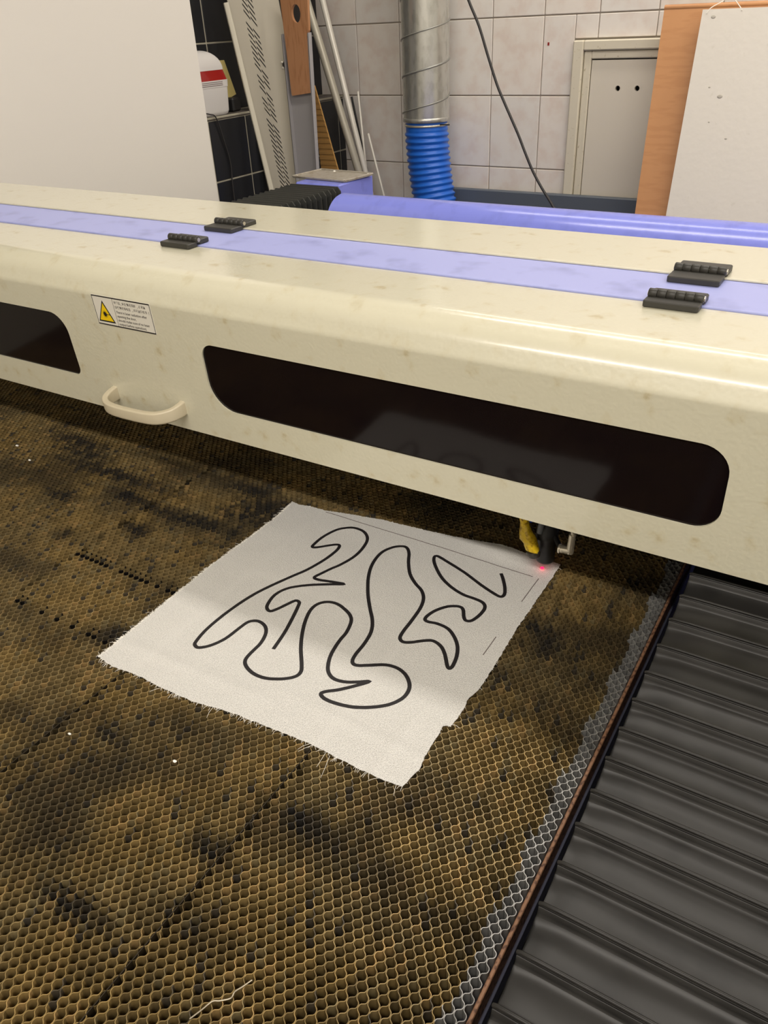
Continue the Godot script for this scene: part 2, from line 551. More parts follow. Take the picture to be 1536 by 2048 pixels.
	M.seam = mat(Color(0.60, 0.60, 0.58), 0.35, 0.5)
	M.hose = mat(Color(0.13, 0.41, 0.82), 0.33)
	M.cable = mat(Color(0.20, 0.19, 0.19), 0.5)
	M.card_board = mat(Color(0.72, 0.55, 0.31), 0.85)
	M.tray = mat(Color(0.66, 0.635, 0.59), 0.38, 0.2)
	grain(M.tray, noise_tex(87, 0.03, 4, [Color(0.86, 0.83, 0.78), w, w], [0.2, 0.45, 1.0]), Vector3(4, 4, 4))
	M.white_plastic = mat(Color(0.86, 0.85, 0.84), 0.28)
	M.red_lens = mat(Color(0.62, 0.035, 0.03), 0.12)
	M.red_lens.clearcoat_enabled = true
	M.red_lens.clearcoat = 0.5
	M.yellow_card = mat(Color(0.83, 0.76, 0.48), 0.6)
	M.tape = mat(Color(0.84, 0.71, 0.13), 0.4)
	grain(M.tape, noise_tex(88, 0.04, 4, [Color(0.6, 0.52, 0.45), w, Color(1.04, 1.04, 1.0)], [0.2, 0.4, 0.8]), Vector3(12, 12, 12), bump_tex(89, 0.05, 3), 0.1)
	M.nickel = mat(Color(0.88, 0.85, 0.78), 0.25, 0.6)
	M.label_white = mat(Color(0.86, 0.845, 0.80), 0.4)
	M.print = mat(Color(0.07, 0.05, 0.05), 0.5)
	M.print_soft = mat(Color(0.27, 0.25, 0.235), 0.5)
	M.warning = mat(Color(0.93, 0.79, 0.04), 0.4)


# ------------------------------------------------------------------ the room

func build_room():
	var f := mesher()
	span(f, Vector3(-2.7, -0.1, -3.5), Vector3(4.2, 0.0, 3.0), 0.001)
	structure(f, "floor", M.floor, "grey workshop floor under the laser cutter")
	var c := mesher()
	span(c, Vector3(-2.7, 3.1, -3.5), Vector3(4.2, 3.2, 3.0), 0.001)
	structure(c, "ceiling", M.plaster, "plain off-white workshop ceiling")
	var r := mesher()
	span(r, Vector3(4.0, 0, -3.5), Vector3(4.2, 3.1, 3.0), 0.001)
	structure(r, "wall_right", M.plaster, "plain plastered wall on the right side of the workshop")
	var b := mesher()
	span(b, Vector3(-2.7, 0, 1.9), Vector3(4.0, 3.1, 2.1), 0.001)
	structure(b, "wall_front", M.white_paint, "plain plastered wall behind the photographer")


func build_back_wall():
	var w := mesher()
	span(w, Vector3(-2.7, 0, -3.40), Vector3(4.0, 3.1, -3.22), 0.001)
	# the wall stands open behind the access panel
	for q in [[-2.7, 0.0, -1.04, 3.1], [-0.36, 0.0, 4.0, 3.1], [-1.04, 0.0, -0.36, 0.57], [-1.04, 1.262, -0.36, 3.1]]:
		span(w, Vector3(q[0], q[1], -3.22), Vector3(q[2], q[3], WALL - 0.006), 0.0002)
	var wall := structure(w, "wall_back", M.grout, "back wall clad in pale marbled tiles with grey joints")
	var tw := 0.1975
	var th := 0.2485
	var full := mesher()
	slab(full, Transform3D(), Vector3(tw, th, 0.010), 0.0018)
	full.generate_normals()
	var mesh := full.commit()
	# tiles that run up to the access panel's frame are cut there, so the frame stands in a real opening
	for j in range(-1, 5):
		for i in range(-4, 12):
			var x0 := -1.426 + 0.2005 * i
			var y0 := 1.1345 + 0.2525 * (j - 1)
			if x0 < -2.3 or x0 + 0.2 > 1.2:
				continue
			var k := rng.randi() % 3
			var lo := Vector2(x0 + 0.0015, y0 + 0.0015)
			var hi := Vector2(x0 + tw + 0.0015, y0 + th + 0.0015)
			var a := Vector2(-1.108, 0.55)
			var b := Vector2(-0.30, 1.312)
			if hi.x > a.x and lo.x < b.x and hi.y > a.y and lo.y < b.y:
				if lo.x < a.x - 0.01:
					wall_tile(wall, Vector2(lo.x, lo.y), Vector2(a.x - 0.001, hi.y), k)
					lo.x = a.x + 0.001
				if hi.y > b.y + 0.01:
					wall_tile(wall, Vector2(lo.x, b.y + 0.001), hi, k)
				continue
			again("tile", mesh, Transform3D(Basis(), Vector3(lo.x + tw / 2, lo.y + th / 2, WALL - 0.005)), wall, M.tile[k])
	var d := mesher()
	slab(d, Transform3D(Basis(), Vector3(-1.2047, 1.2992, WALL + 0.0006)), Vector3(0.007, 0.010, 0.0012), 0.0005)
	commit(d, "red_mark", mat(Color(0.55, 0.09, 0.05), 0.6), wall)
	build_access_panel()
	var s := mesher()
	span(s, Vector3(-1.62, 0.0, WALL + 0.026), Vector3(1.2, 0.803, WALL + 0.056), 0.003)
	var o := commit(s, "skirting_board", M.slate)
	tag(o, "flat dark slate-grey board running along the foot of the tiled back wall", "board")


func wall_tile(wall: Node, lo: Vector2, hi: Vector2, k: int):
	if hi.x - lo.x < 0.01 or hi.y - lo.y < 0.01:
		return
	var t := mesher()
	slab(t, Transform3D(Basis(), Vector3((lo.x + hi.x) / 2, (lo.y + hi.y) / 2, WALL - 0.005)), Vector3(hi.x - lo.x, hi.y - lo.y, 0.010), 0.0018)
	commit(t, "tile", M.tile[k], wall)


func build_access_panel():
	var o := thing("access_panel", "cream painted access panel with two round holes in a stepped frame on the tiled wall", "access panel", Vector3(0, 0.56, WALL))
	var y := -0.56
	var outer := mesher()
	span(outer, Vector3(-1.104, 0, 0), Vector3(-1.066, 1.308 + y, 0.024), 0.004)
	span(outer, Vector3(-1.066, 1.276 + y, 0), Vector3(-0.34, 1.308 + y, 0.024), 0.004)
	commit(outer, "outer_frame", M.trim_paint, o)
	var inner := mesher()
	span(inner, Vector3(-1.064, 0, -0.004), Vector3(-1.0375, 1.274 + y, 0.014), 0.003)
	span(inner, Vector3(-1.0375, 1.250 + y, -0.004), Vector3(-0.34, 1.274 + y, 0.014), 0.003)
	commit(inner, "inner_frame", M.trim_paint, o)
	var d := mesher()
	var holes := []
	for x in [-0.9345, -0.866]:
		var h := PackedVector2Array()
		for i in 20:
			h.append(Vector2(x, 1.158 + y) + Vector2(cos(TAU * i / 20), sin(TAU * i / 20)) * 0.0088)
		holes.append(h)
	holed(d, Vector2(-1.0345, 0), Vector2(-0.34, 1.246 + y), holes, Transform3D(Basis(), Vector3(0, 0, -0.006)), 0.015)
	commit(d, "door", M.door_paint, o)


func build_left_wall():
	var u := mesher()
	span(u, Vector3(-2.7, 1.134, -3.11), Vector3(-2.2188, 3.1, 2.8), 0.001)
	var up := structure(u, "wall_left", M.dark_grout, "black tiled side wall above the ledge, pale joints between its tiles")
	var l := mesher()
	span(l, Vector3(-2.7, 0, -3.11), Vector3(-2.1143, 1.124, 2.8), 0.001)
	var low := structure(l, "wall_left_base", M.dark_grout, "black tiled lower part of the side wall, thicker, under the grey ledge")
	var k := 0
	for part in [[up, -2.2165, -2.419, 1.1365, 1.355, 4], [low, -2.112, -2.456, 0.926, 1.1325, 0]]:
		var wall: Node3D = part[0]
		var x: float = part[1]
		var rows := []
		if part[5] == 4:
			rows = [[1.1375, 1.3525], [1.3575, 1.5525], [1.5575, 1.7525], [1.7575, 1.9525]]
		else:
			rows = [[0.9275, 1.1225], [0.7275, 0.9225], [0.5275, 0.7225], [0.3275, 0.5225]]
		for row in rows:
			for i in range(-4, 8):
				var z0: float = part[2] + 0.2 * i + 0.0025
				var z1 := z0 + 0.195
				if z1 < WALL + 0.02:
					continue
				z0 = maxf(z0, WALL + 0.001)
				var t := mesher()
				span(t, Vector3(x - 0.010, row[0], z0), Vector3(x, row[1], z1), 0.0018)
				commit(t, "tile", M.black_tile[rng.randi() % 2], wall)
				k += 1
	var e := mesher()
	span(e, Vector3(-2.2225, 1.1245, WALL + 0.001), Vector3(-2.112, 1.1345, 2.8), 0.0025)
	structure(e, "trim_1", M.ledge, "grey ledge along the top of the thicker lower side wall")
	var g := mesher()
	span(g, Vector3(-2.116, 1.1290, WALL + 0.001), Vector3(-2.1105, 1.1353, 2.8), 0.0008)
	structure(g, "trim_2", M.dark_grout, "pale joint along the ledge's front edge")


# ------------------------------------------------------------------ the cutting table

const PITCH := 0.01158              # along a corrugated strip, which runs towards the camera
const STEP := 0.00433               # from strip to strip

func cell_mesh(deep: float) -> ArrayMesh:
	# one period of a corrugated strip: its cut top edge, then its two walls
	var wave := func(x: float) -> float:
		return 0.00187 * tanh(1.7 * cos(TAU * x / PITCH)) / tanh(1.7)
	var n := 16
	var h := 0.00029
	var edge := mesher()
	var wall := mesher()
	var mid := []
	var nor := []
	for i in n + 1:
		var x := -PITCH / 2 + PITCH * i / n
		var z: float = wave.call(x)
		var d := Vector3(0.0002, 0, (wave.call(x + 0.0001) as float) - (wave.call(x - 0.0001) as float)).normalized()
		mid.append(Vector3(z, 0, x))
		nor.append(Vector3(d.x, 0, -d.z) * h)
	var dn := Vector3(0, -deep, 0)
	var bev := Vector3(0, -0.00012, 0)
	for i in n:
		var a: Vector3 = mid[i] + nor[i]
		var b: Vector3 = mid[i + 1] + nor[i + 1]
		var c: Vector3 = mid[i + 1] - nor[i + 1]
		var d: Vector3 = mid[i] - nor[i]
		facing(edge, a, b, c, d, Vector3.UP)
		wall.set_smooth_group(0)
		facing_smooth(wall, a, b, b + dn, a + dn, nor[i])
		facing_smooth(wall, d, c, c + dn, d + dn, -nor[i])
	edge.generate_normals()
	wall.generate_normals()
	var m := edge.commit()
	m = wall.commit(m)
	m.surface_set_material(0, M.cell)
	m.surface_set_material(1, M.cell)
	return m


func facing_smooth(st: SurfaceTool, a: Vector3, b: Vector3, c: Vector3, d: Vector3, n: Vector3):
	var keep := (b - a).cross(c - a).dot(n) > 0.0
	st.set_smooth_group(0)
	for v in ([a, c, b, a, d, c] if keep else [a, b, c, a, c, d]):
		st.add_vertex(v)


var stain: FastNoiseLite
var soot: FastNoiseLite

func cell_tone(x: float, z: float) -> Color:
	# resin and burn marks that the cutter left on the honeycomb, cell by cell
	var base := Color(0.305, 0.212, 0.082)
	var v := stain.get_noise_2d(x, z)
	base = base.lerp(Color(0.262, 0.192, 0.086), clampf(0.5 + v * 1.4, 0.0, 1.0))
	var w := rng.randf()
	base = base * (0.70 + 0.60 * rng.randf())
	if w < 0.05:
		base = base.lerp(Color(0.52, 0.34, 0.14), 0.6)
	elif w < 0.09:
		base = base.lerp(Color(0.055, 0.055, 0.055), 0.8)
	elif w < 0.16:
		base = base.lerp(Color(0.30, 0.245, 0.13), 0.6)
	var s := soot.get_noise_2d(x, z * 1.8) + (rng.randf() - 0.5) * 0.22
	base = base.lerp(Color(0.055, 0.045, 0.032), clampf((s + 0.06) * 1.35, 0.0, 0.75))
	# burnt spots under earlier cuts
	for sp in [[-0.742, -0.548, 0.034, 0.020], [-0.192, -0.591, 0.016, 0.026], [-0.213, -0.612, 0.030, 0.013], [-0.820, -0.494, 0.018, 0.016], [-0.640, -0.640, 0.05, 0.018], [-0.827, -0.605, 0.045, 0.018], [-0.905, -0.560, 0.04, 0.015], [-0.66, -0.70, 0.06, 0.02], [-0.285, -0.300, 0.030, 0.016], [-0.340, -0.243, 0.028, 0.014], [-0.98, -0.665, 0.08, 0.016], [-0.60, -0.385, 0.03, 0.02], [-0.40, -0.155, 0.05, 0.014], [-0.50, -0.285, 0.03, 0.01], [-0.88, -0.640, 0.16, 0.020], [-0.70, -0.600, 0.12, 0.018], [-0.62, -0.668, 0.06, 0.030], [-1.02, -0.690, 0.10, 0.022]]:
		var q := Vector2((x - sp[0]) / sp[2], (z - sp[1]) / sp[3]).length() + (rng.randf() - 0.5) * 0.5
		if q < 1.0:
			base = base.lerp(Color(0.030, 0.029, 0.029), (1.0 - q * q) * (0.95 if rng.randf() < 0.85 else 0.4))
	# rows burnt right through by long straight cuts
	if absf(z + 0.4710) < 0.0030 and x > -0.775 and x < -0.58 and rng.randf() < 0.8 or absf(z + 0.3750) < 0.0030 and x > -0.755 and x < -0.60 and rng.randf() < 0.45:
		base = Color(0.010, 0.009, 0.009)
	for seam in [-0.3245, -0.552, -0.770]:
		if absf(x - seam) < 0.0045 and rng.randf() < 0.3:
			base = base * 0.35
	if x > -0.1195 + 0.0025 * sin(z * 90.0):
		base = Color(0.34, 0.335, 0.32) * (0.75 + 0.4 * rng.randf())      # clean aluminium by the rail
	base.a = 1.0
	return base


func build_table():
	stain = FastNoiseLite.new()
	stain.seed = 11
	stain.frequency = 9.0
	stain.fractal_octaves = 3
	soot = FastNoiseLite.new()
	soot.seed = 23
	soot.frequency = 4.2
	soot.fractal_octaves = 4
	var o := thing("cutting_table", "brown stained aluminium honeycomb cutting table of the laser machine", "cutting table")
	var left := -1.42
	var back := -0.984
	var front := 0.14
	var deep := 0.0135
	var mesh := cell_mesh(deep)
	# cells: the 300 that show largest are parts of their own, the others one mass
	var eye := Vector3(0, 1.4, 0)
	var fwd := Vector3(-0.46034242, -0.53369176, -0.70940677)
	var right := Vector3(0.85251875, -0.04290345, -0.5209329)
	var down := Vector3(0.2475816, -0.84459008, 0.47473251)
	var near := []
	var cells := []
	for j in int((front - back) / PITCH):
		for i in int((-0.1082 - left) / STEP):
			var z := front - PITCH * j - (PITCH / 2 if i % 2 else 0.0)
			var x := -0.1082 - STEP * i
			var at := Vector3(x, BED, z)
			cells.append([at, cell_tone(x, z)])
			var d := at - eye
			var f := d.dot(fwd)
			if f > 0.1 and absf(d.dot(right) / f) < 0.49 and absf(d.dot(down) / f) < 0.655:
				near.append([f, cells.size() - 1])
	near.sort_custom(func(a, b): return a[0] < b[0])
	var single := {}
	for k in mini(300, near.size()):
		single[near[k][1]] = true
	var tones := {}
	var rest := []
	for k in cells.size():
		if not single.has(k):
			rest.append(cells[k])
			continue
		var c: Color = cells[k][1]
		var key := "%d %d %d" % [int(c.r * 26), int(c.g * 34), int(c.b * 40)]
		if not tones.has(key):
			tones[key] = mat(c.linear_to_srgb(), 0.38, 0.4)
		again("honeycomb_cell", mesh, Transform3D(Basis(), cells[k][0]), o, tones[key])
	var mm := MultiMesh.new()
	mm.transform_format = MultiMesh.TRANSFORM_3D
	mm.use_colors = true
	mm.mesh = mesh
	mm.instance_count = rest.size()
	for k in rest.size():
		mm.set_instance_transform(k, Transform3D(Basis(), rest[k][0]))
		mm.set_instance_color(k, rest[k][1])
	var mass := MultiMeshInstance3D.new()
	mass.name = "honeycomb_cells"
	mass.multimesh = mm
	mass.set_meta("kind", "stuff")
	o.add_child(mass)
	var under := mesher()
	span(under, Vector3(left - 0.03, BED - 0.03, -0.984), Vector3(-0.105, BED - deep - 0.0005, 0.5), 0.001)
	commit(under, "ash_tray", M.ash, o)
	# joints between the honeycomb panels: thin dark sheets standing between the cells
	for q in [[-0.3247, -0.36, 0.10], [-0.5522, -0.345, -0.10]]:
		var s := mesher()
		span(s, Vector3(q[0] - 0.0004, BED - deep, q[1]), Vector3(q[0] + 0.0004, BED + 0.0003, q[2]), 0.0001)
		commit(s, "panel_joint", mat(Color(0.17, 0.14, 0.09), 0.5, 0.3), o)
	var r := mesher()
	span(r, Vector3(-0.1047, BED - 0.05, -0.984), Vector3(-0.1017, BED + 0.0018, 0.5), 0.0006)
	commit(r, "rail", M.rust, o)
	var f := mesher()
	span(f, Vector3(-0.1200, BED - 0.024, -0.984), Vector3(-0.1046, BED - 0.0138, 0.5), 0.001)
	commit(f, "rail_flange", M.frame, o)
	var side := mesher()
	span(side, Vector3(-0.1016, BED - 0.25, -0.984), Vector3(-0.0995, BED - 0.018, 0.5), 0.001)
	commit(side, "rail_side", M.frame, o)
	var body := mesher()
	span(body, Vector3(left - 0.03, 0.0, -0.984), Vector3(-0.1025, BED - 0.0305, 0.5), 0.01)
	commit(body, "body", M.violet, o)


func build_slat_cover():
	var o := thing("slat_cover", "black folding slat cover over the rail beside the honeycomb table", "rail cover")
	# it lies higher than the honeycomb and is hung on the foot of the gantry
	var lift := 0.095
	var k0 := 1.0 - lift / 0.55
	var y0 := BED + lift
	var x_end := -0.0985 * k0
	var zs := []
	for k in 6:
		zs.push_front((-1.426 * 0.55 - 0.0445 * (k + 1)) * k0)
	for q in [-1.426, -1.342, -1.26, -1.176, -1.095, -1.02, -0.946, -0.876, -0.805, -0.738, -0.667, -0.598, -0.524, -0.451]:
		zs.append(q * 0.55 * k0)
	for k in 14:
		zs.append(zs[zs.size() - 1] + 0.0405 * k0)
	var bed := mesher()
	span(bed, Vector3(x_end + 0.012, 0.0, -0.93), Vector3(0.62, y0 - 0.024, 0.36), 0.002)
	commit(bed, "rail_housing", M.slat, o)
	for k in zs.size() - 1:
		var z0: float = zs[k]
		var z1: float = zs[k + 1]
		var drop := 0.0085 + 0.002 * rng.randf()
		# a sheet that rises to the fold at z0, then falls off and runs under the next fold; its free end sags a little
		var rings := []
		for i in 19:
			var u := float(i) / 18
			var x := x_end + 0.0030 + 0.60 * u * u
			var near_end := exp(-pow((x - x_end - 0.0030) / 0.010, 2.0))
			var sag := 0.0006 * sin(9.0 * u + k * 1.7) * u + 0.0004 * sin(23.0 * u + k)
			var ps := PackedVector3Array()
			var line := [Vector2(z0 - 0.0030, -0.016), Vector2(z0 - 0.0008, -0.004), Vector2(z0, -0.0004), Vector2(z0 + 0.0008, -0.0010), Vector2(z0 + 0.0018, -0.0040), Vector2(z0 + 0.0038, -0.0066), Vector2(lerpf(z0, z1, 0.28), -drop + 0.0009), Vector2(lerpf(z0, z1, 0.55), -drop + 0.0004 + sag), Vector2(lerpf(z0, z1, 0.8), -drop + 0.0010 + sag), Vector2(z1 - 0.0012, -drop + 0.0022)]
			for p in line:
				ps.append(Vector3(x, y0 - 0.001 + p.y - near_end * 0.0022 * clampf((p.x - z0) * 90.0, 0.0, 1.0), p.x))
			for m in range(line.size() - 1, -1, -1):
				ps.append(ps[m] + Vector3(0, -0.0010, 0.0010))
			rings.append(ps)
		var st := mesher()
		loft(st, rings, 0)
		var slat := commit(st, "slat", M.slat, o)
		var e := mesher()
		tube(e, PackedVector3Array([Vector3(x_end + 0.0030, y0 - 0.0024, z0 - 0.0002), Vector3(x_end + 0.0055, y0 - 0.0007, z0), Vector3(x_end + 0.02, y0 - 0.0003, z0), Vector3(0.15, y0 - 0.0003, z0), Vector3(0.52, y0 - 0.0003, z0)]), 0.0014, 10)
		commit(e, "fold_edge", M.slat, slat)


# ------------------------------------------------------------------ the gantry

const F0 := Vector2(-0.6325, 0.9647)          # z, y of the front face's lower edge
const LEFT := -1.60
const RIGHT := 0.30

func face_frame() -> Transform3D:
	# x along the gantry, y up the front face (which leans out by 3.4 degrees), z out of it
	var up := Vector3(0, 1, 0.06).normalized()
	return Transform3D(Basis(Vector3.RIGHT, up, Vector3.RIGHT.cross(up)), Vector3(0, F0.y, F0.x))


func bend(from: Vector2, corner: Vector2, to: Vector2, r: float, n := 9) -> Array:
	# a fold of radius r at the corner of a sheet's outline
	var a := (from - corner).normalized()
	var b := (to - corner).normalized()
	var half := absf(a.angle_to(b)) / 2
	var cut := r / tan(half)
	var mid := corner + (a + b).normalized() * r / sin(half)
	var p := corner + a * cut - mid
	var q := corner + b * cut - mid
	var out := []
	for i in n + 1:
		out.append(mid + p.rotated(p.angle_to(q) * i / n))
	return out


func sheet(line: Array, thick: float) -> PackedVector2Array:
	# the outline of a bent sheet whose outer side is line
	var out := PackedVector2Array(line)
	for i in range(line.size() - 1, -1, -1):
		var d: Vector2 = (line[mini(i + 1, line.size() - 1)] - line[maxi(i - 1, 0)]).normalized()
		out.append(line[i] + Vector2(d.y, -d.x) * thick)
	return out


func build_gantry():
	var o := thing("laser_gantry", "long cream gantry cover with dark windows and a lavender strip across the cutting table", "gantry")
	var along := Transform3D(Basis(Vector3(0, 0, 1), Vector3(0, 1, 0), Vector3(-1, 0, 0)), Vector3(RIGHT, 0, 0))
	var long := RIGHT - LEFT
	var ff := face_frame()
	# front lid: the flat front with its two windows, then three folds up to the flat top
	var crease := Vector2(-0.6226, 1.1294)
	var second := Vector2(-0.6345, 1.1499)
	var third := Vector2(-0.6550, 1.1617)
	var seam := -0.7546
	var lid := mesher()
	var s_top := (crease - F0).length() - 0.004
	var right_win := rounded(Vector2(-0.6495, 0.0415), Vector2(-0.0615, 0.1262), [0.036, 0.024, 0.026, 0.018])
	var left_win := rounded(Vector2(-1.478, 0.0415), Vector2(-0.8880, 0.1290), [0.024, 0.012, 0.028, 0.026])
	holed(lid, Vector2(LEFT, 0), Vector2(RIGHT, s_top), [left_win, right_win], ff.translated_local(Vector3(0, 0, -0.002)), 0.002)
	var line := []
	var d := (crease - F0).normalized()
	line.append(crease - d * 0.004)
	line.append_array(bend(F0, crease, second, 0.010))
	line.append_array(bend(crease, second, third, 0.034))
	line.append_array(bend(second, third, Vector2(seam, third.y), 0.030))
	line.append(Vector2(seam + 0.001, third.y))
	line.append_array(bend(third, Vector2(seam + 0.0002, third.y), Vector2(seam + 0.0002, 1.14), 0.0012, 4))
	line.append(Vector2(seam + 0.0002, 1.152))
	var outline := PackedVector2Array()
	for p in sheet(line, -0.002):
		outline.append(Vector2(p.x, p.y))
	prism(lid, outline, along, long, 0.006)
	var front := commit(lid, "front_lid", M.cream, o)
	for win in [right_win, left_win]:
		var p := mesher()
		var big := PackedVector2Array()
		for v in win:
			big.append(v)
		var grown: Array = Geometry2D.offset_polygon(big, 0.008)
		prism(p, grown[0], ff.translated_local(Vector3(0, 0, -0.0052)), 0.003)
		commit(p, "window_pane", M.acrylic, front)
	var h := mesher()
	var bar := curve(PackedVector3Array([Vector3(-0.8265, 0.028, -0.001), Vector3(-0.8262, 0.0265, 0.012), Vector3(-0.822, 0.0245, 0.023), Vector3(-0.807, 0.0235, 0.0305), Vector3(-0.776, 0.024, 0.033), Vector3(-0.732, 0.0245, 0.030), Vector3(-0.712, 0.0265, 0.019), Vector3(-0.7045, 0.0295, 0.008), Vector3(-0.7030, 0.031, -0.001)]), 6)
	var rings := []
	for i in bar.size():
		var dir := (bar[mini(i + 1, bar.size() - 1)] - bar[maxi(i - 1, 0)]).normalized()
		var up := Vector3.UP
		var out := dir.cross(up).normalized()
		var t := float(i) / (bar.size() - 1)
		var tall := 0.0100 - 0.0018 * sin(PI * t)
		var ps := PackedVector3Array()
		for q in rounded(Vector2(-0.0042, -tall), Vector2(0.0042, tall), [0.0034, 0.0034, 0.0022, 0.0022], 4):
			ps.append(ff * (bar[i] + out * q.x + up * q.y))
		rings.append(ps)
	loft(h, rings, 0)
	commit(h, "handle", M.handle, front)
	build_sticker(ff, o)
	# the fixed strip between the lids, then the rear lid, which laps a little over it
	var back := -0.9823
	var seam_2 := -0.8453
	var strip := mesher()
	var sl := [Vector2(seam - 0.0003, 1.150)]
	sl.append_array(bend(Vector2(seam - 0.0003, 1.14), Vector2(seam - 0.0003, TOP + 0.0018), Vector2(seam_2, TOP + 0.0018), 0.0016, 4))
	sl.append(Vector2(seam_2 - 0.012, TOP + 0.0018))
	prism(strip, sheet(sl, -0.0018), along, long, 0.002)
	commit(strip, "centre_strip", M.strip, o)
	var rear := mesher()
	var rl := [Vector2(seam_2, TOP + 0.0022)]
	rl.append_array(bend(Vector2(seam_2, TOP + 0.001), Vector2(seam_2, TOP + 0.0042), Vector2(back, TOP + 0.0042), 0.0010, 3))
	rl.append_array(bend(Vector2(seam_2, TOP + 0.0042), Vector2(back, TOP + 0.0042), Vector2(back, 0.97), 0.003, 4))
	rl.append(Vector2(back, 0.868))
	prism(rear, sheet(rl, -0.0019), along, long, 0.003)
	commit(rear, "rear_lid", M.cream, o)
	for e in [LEFT, RIGHT]:
		var cap := mesher()
		var inner := PackedVector2Array([Vector2(F0.x - 0.004, F0.y), Vector2(crease.x - 0.004, crease.y), Vector2(second.x - 0.004, second.y - 0.003), Vector2(third.x, third.y - 0.004), Vector2(back + 0.003, third.y - 0.004), Vector2(back + 0.003, 0.972)])
		prism(cap, inner, Transform3D(Basis(Vector3(0, 0, 1), Vector3(0, 1, 0), Vector3(-1, 0, 0)), Vector3(e if e > 0 else e + 0.002, 0, 0)), 0.002)
		commit(cap, "end_cap", M.cream, o)
	var beam := mesher()
	span(beam, Vector3(LEFT + 0.004, 0.985, -0.96), Vector3(RIGHT - 0.004, 1.13, -0.755), 0.003)
	commit(beam, "beam", M.grey_steel, o)
	for q in [[-0.1785, -0.7360, seam, "front"], [-0.8045, -0.7352, seam, "front"], [-0.1773, -0.8165, seam_2, "rear"], [-0.8044, -0.8188, seam_2, "rear"]]:
		hinge(o, q[0], q[1], q[2], TOP + (0.0 if q[3] == "front" else 0.0018))


func hinge(o: Node3D, x: float, z_front: float, z_seam: float, y: float):
	var h := Node3D.new()
	h.name = "hinge"
	h.position = Vector3(x, y, z_seam)
	o.add_child(h, true)
	var w := 0.0508
	var reach := z_front - z_seam
	var flat := Basis(Vector3.RIGHT, Vector3(0, 0, -1), Vector3.UP)
	for s in [1, -1]:
		var leaf := mesher()
		var deep := reach - 0.0015
		var lift := 0.0 if s > 0 else 0.0022
		tablet(leaf, Transform3D(flat, Vector3(w / 2 + (0.0 if s > 0 else 0.0012), lift, s * (0.0015 + deep / 2))), Vector2(w, deep), 0.0026, 0.0062, 0.0009, 4)
		commit(leaf, "leaf", M.hinge, h)
	for k in 6:
		var b := mesher()
		var x0 := 0.0006 + w * k / 6.0
		var rings := []
		for e in [[0.0, 0.0040], [0.0007, 0.0047], [w / 6 - 0.0010, 0.0047], [w / 6 - 0.0003, 0.0040]]:
			rings.append(ring(Vector3(x0 + e[0], 0.0082, 0), Vector3(0, 0, e[1]), Vector3(0, e[1], 0), 18))
		loft(b, rings, 0)
		commit(b, "knuckle", M.hinge, h)
	var p := mesher()
	cyl(p, Vector3(0.0, 0.0082, 0), Vector3(w + 0.0014, 0.0082, 0), 0.0026, 0.0026, 14)
	commit(p, "pin", M.pin, h)


const STROKES := {
	"开": "1181 0595 3139 6169", "门": "1023 1319 3191 9199", "后": "2171 2129 2393 3686 3639 8689 3989", "存": "0292 4017 2529 4575 7457 5759 3696", "在": "0292 4017 2529 4585 6549 3989",
	"激": "1022 0424 0818 3161 3135 6165 3363 3565 3796 5659 7085 9289 7549", "光": "5054 2033 8073 0595 4519 6569 6999", "辐": "0242 2015 1545 2529 5191 6282 6264 8284 5696 5659 9699 5878", "射": "3021 1242 1218 4249 1444 1646 1939 5393 8089 6576",
	"必": "5062 2518 4249 4989 7047 8496", "须": "3021 4324 5037 4061 5191 6368 9368 6379 7456", "确": "0141 3117 2646 2629 4649 6172 5398 5359 9399 7379 5595", "保": "2014 1519 4191 4144 9194 5496 6469 4986 6789", "无": "1181 0494 5127 4969 6999",
	"输": "0242 2015 1545 2529 7054 7094 6383 5595 5559 8589 9699", "出": "5059 2244 2282 1499 1599 8489", "方": "5062 0393 4319 4686 8668", "可": "0191 8189 1444 1417 1747 4447", "进": "1022 0535 3538 0999 5158 8189 4393 4696", "行": "3012 3214 2529 4191 4595 7579",
	"操": "0242 2129 0544 5081 5373 4545 8585 4797 7079", "作": "3014 2529 5044 4292 6269 6595 6797",
}

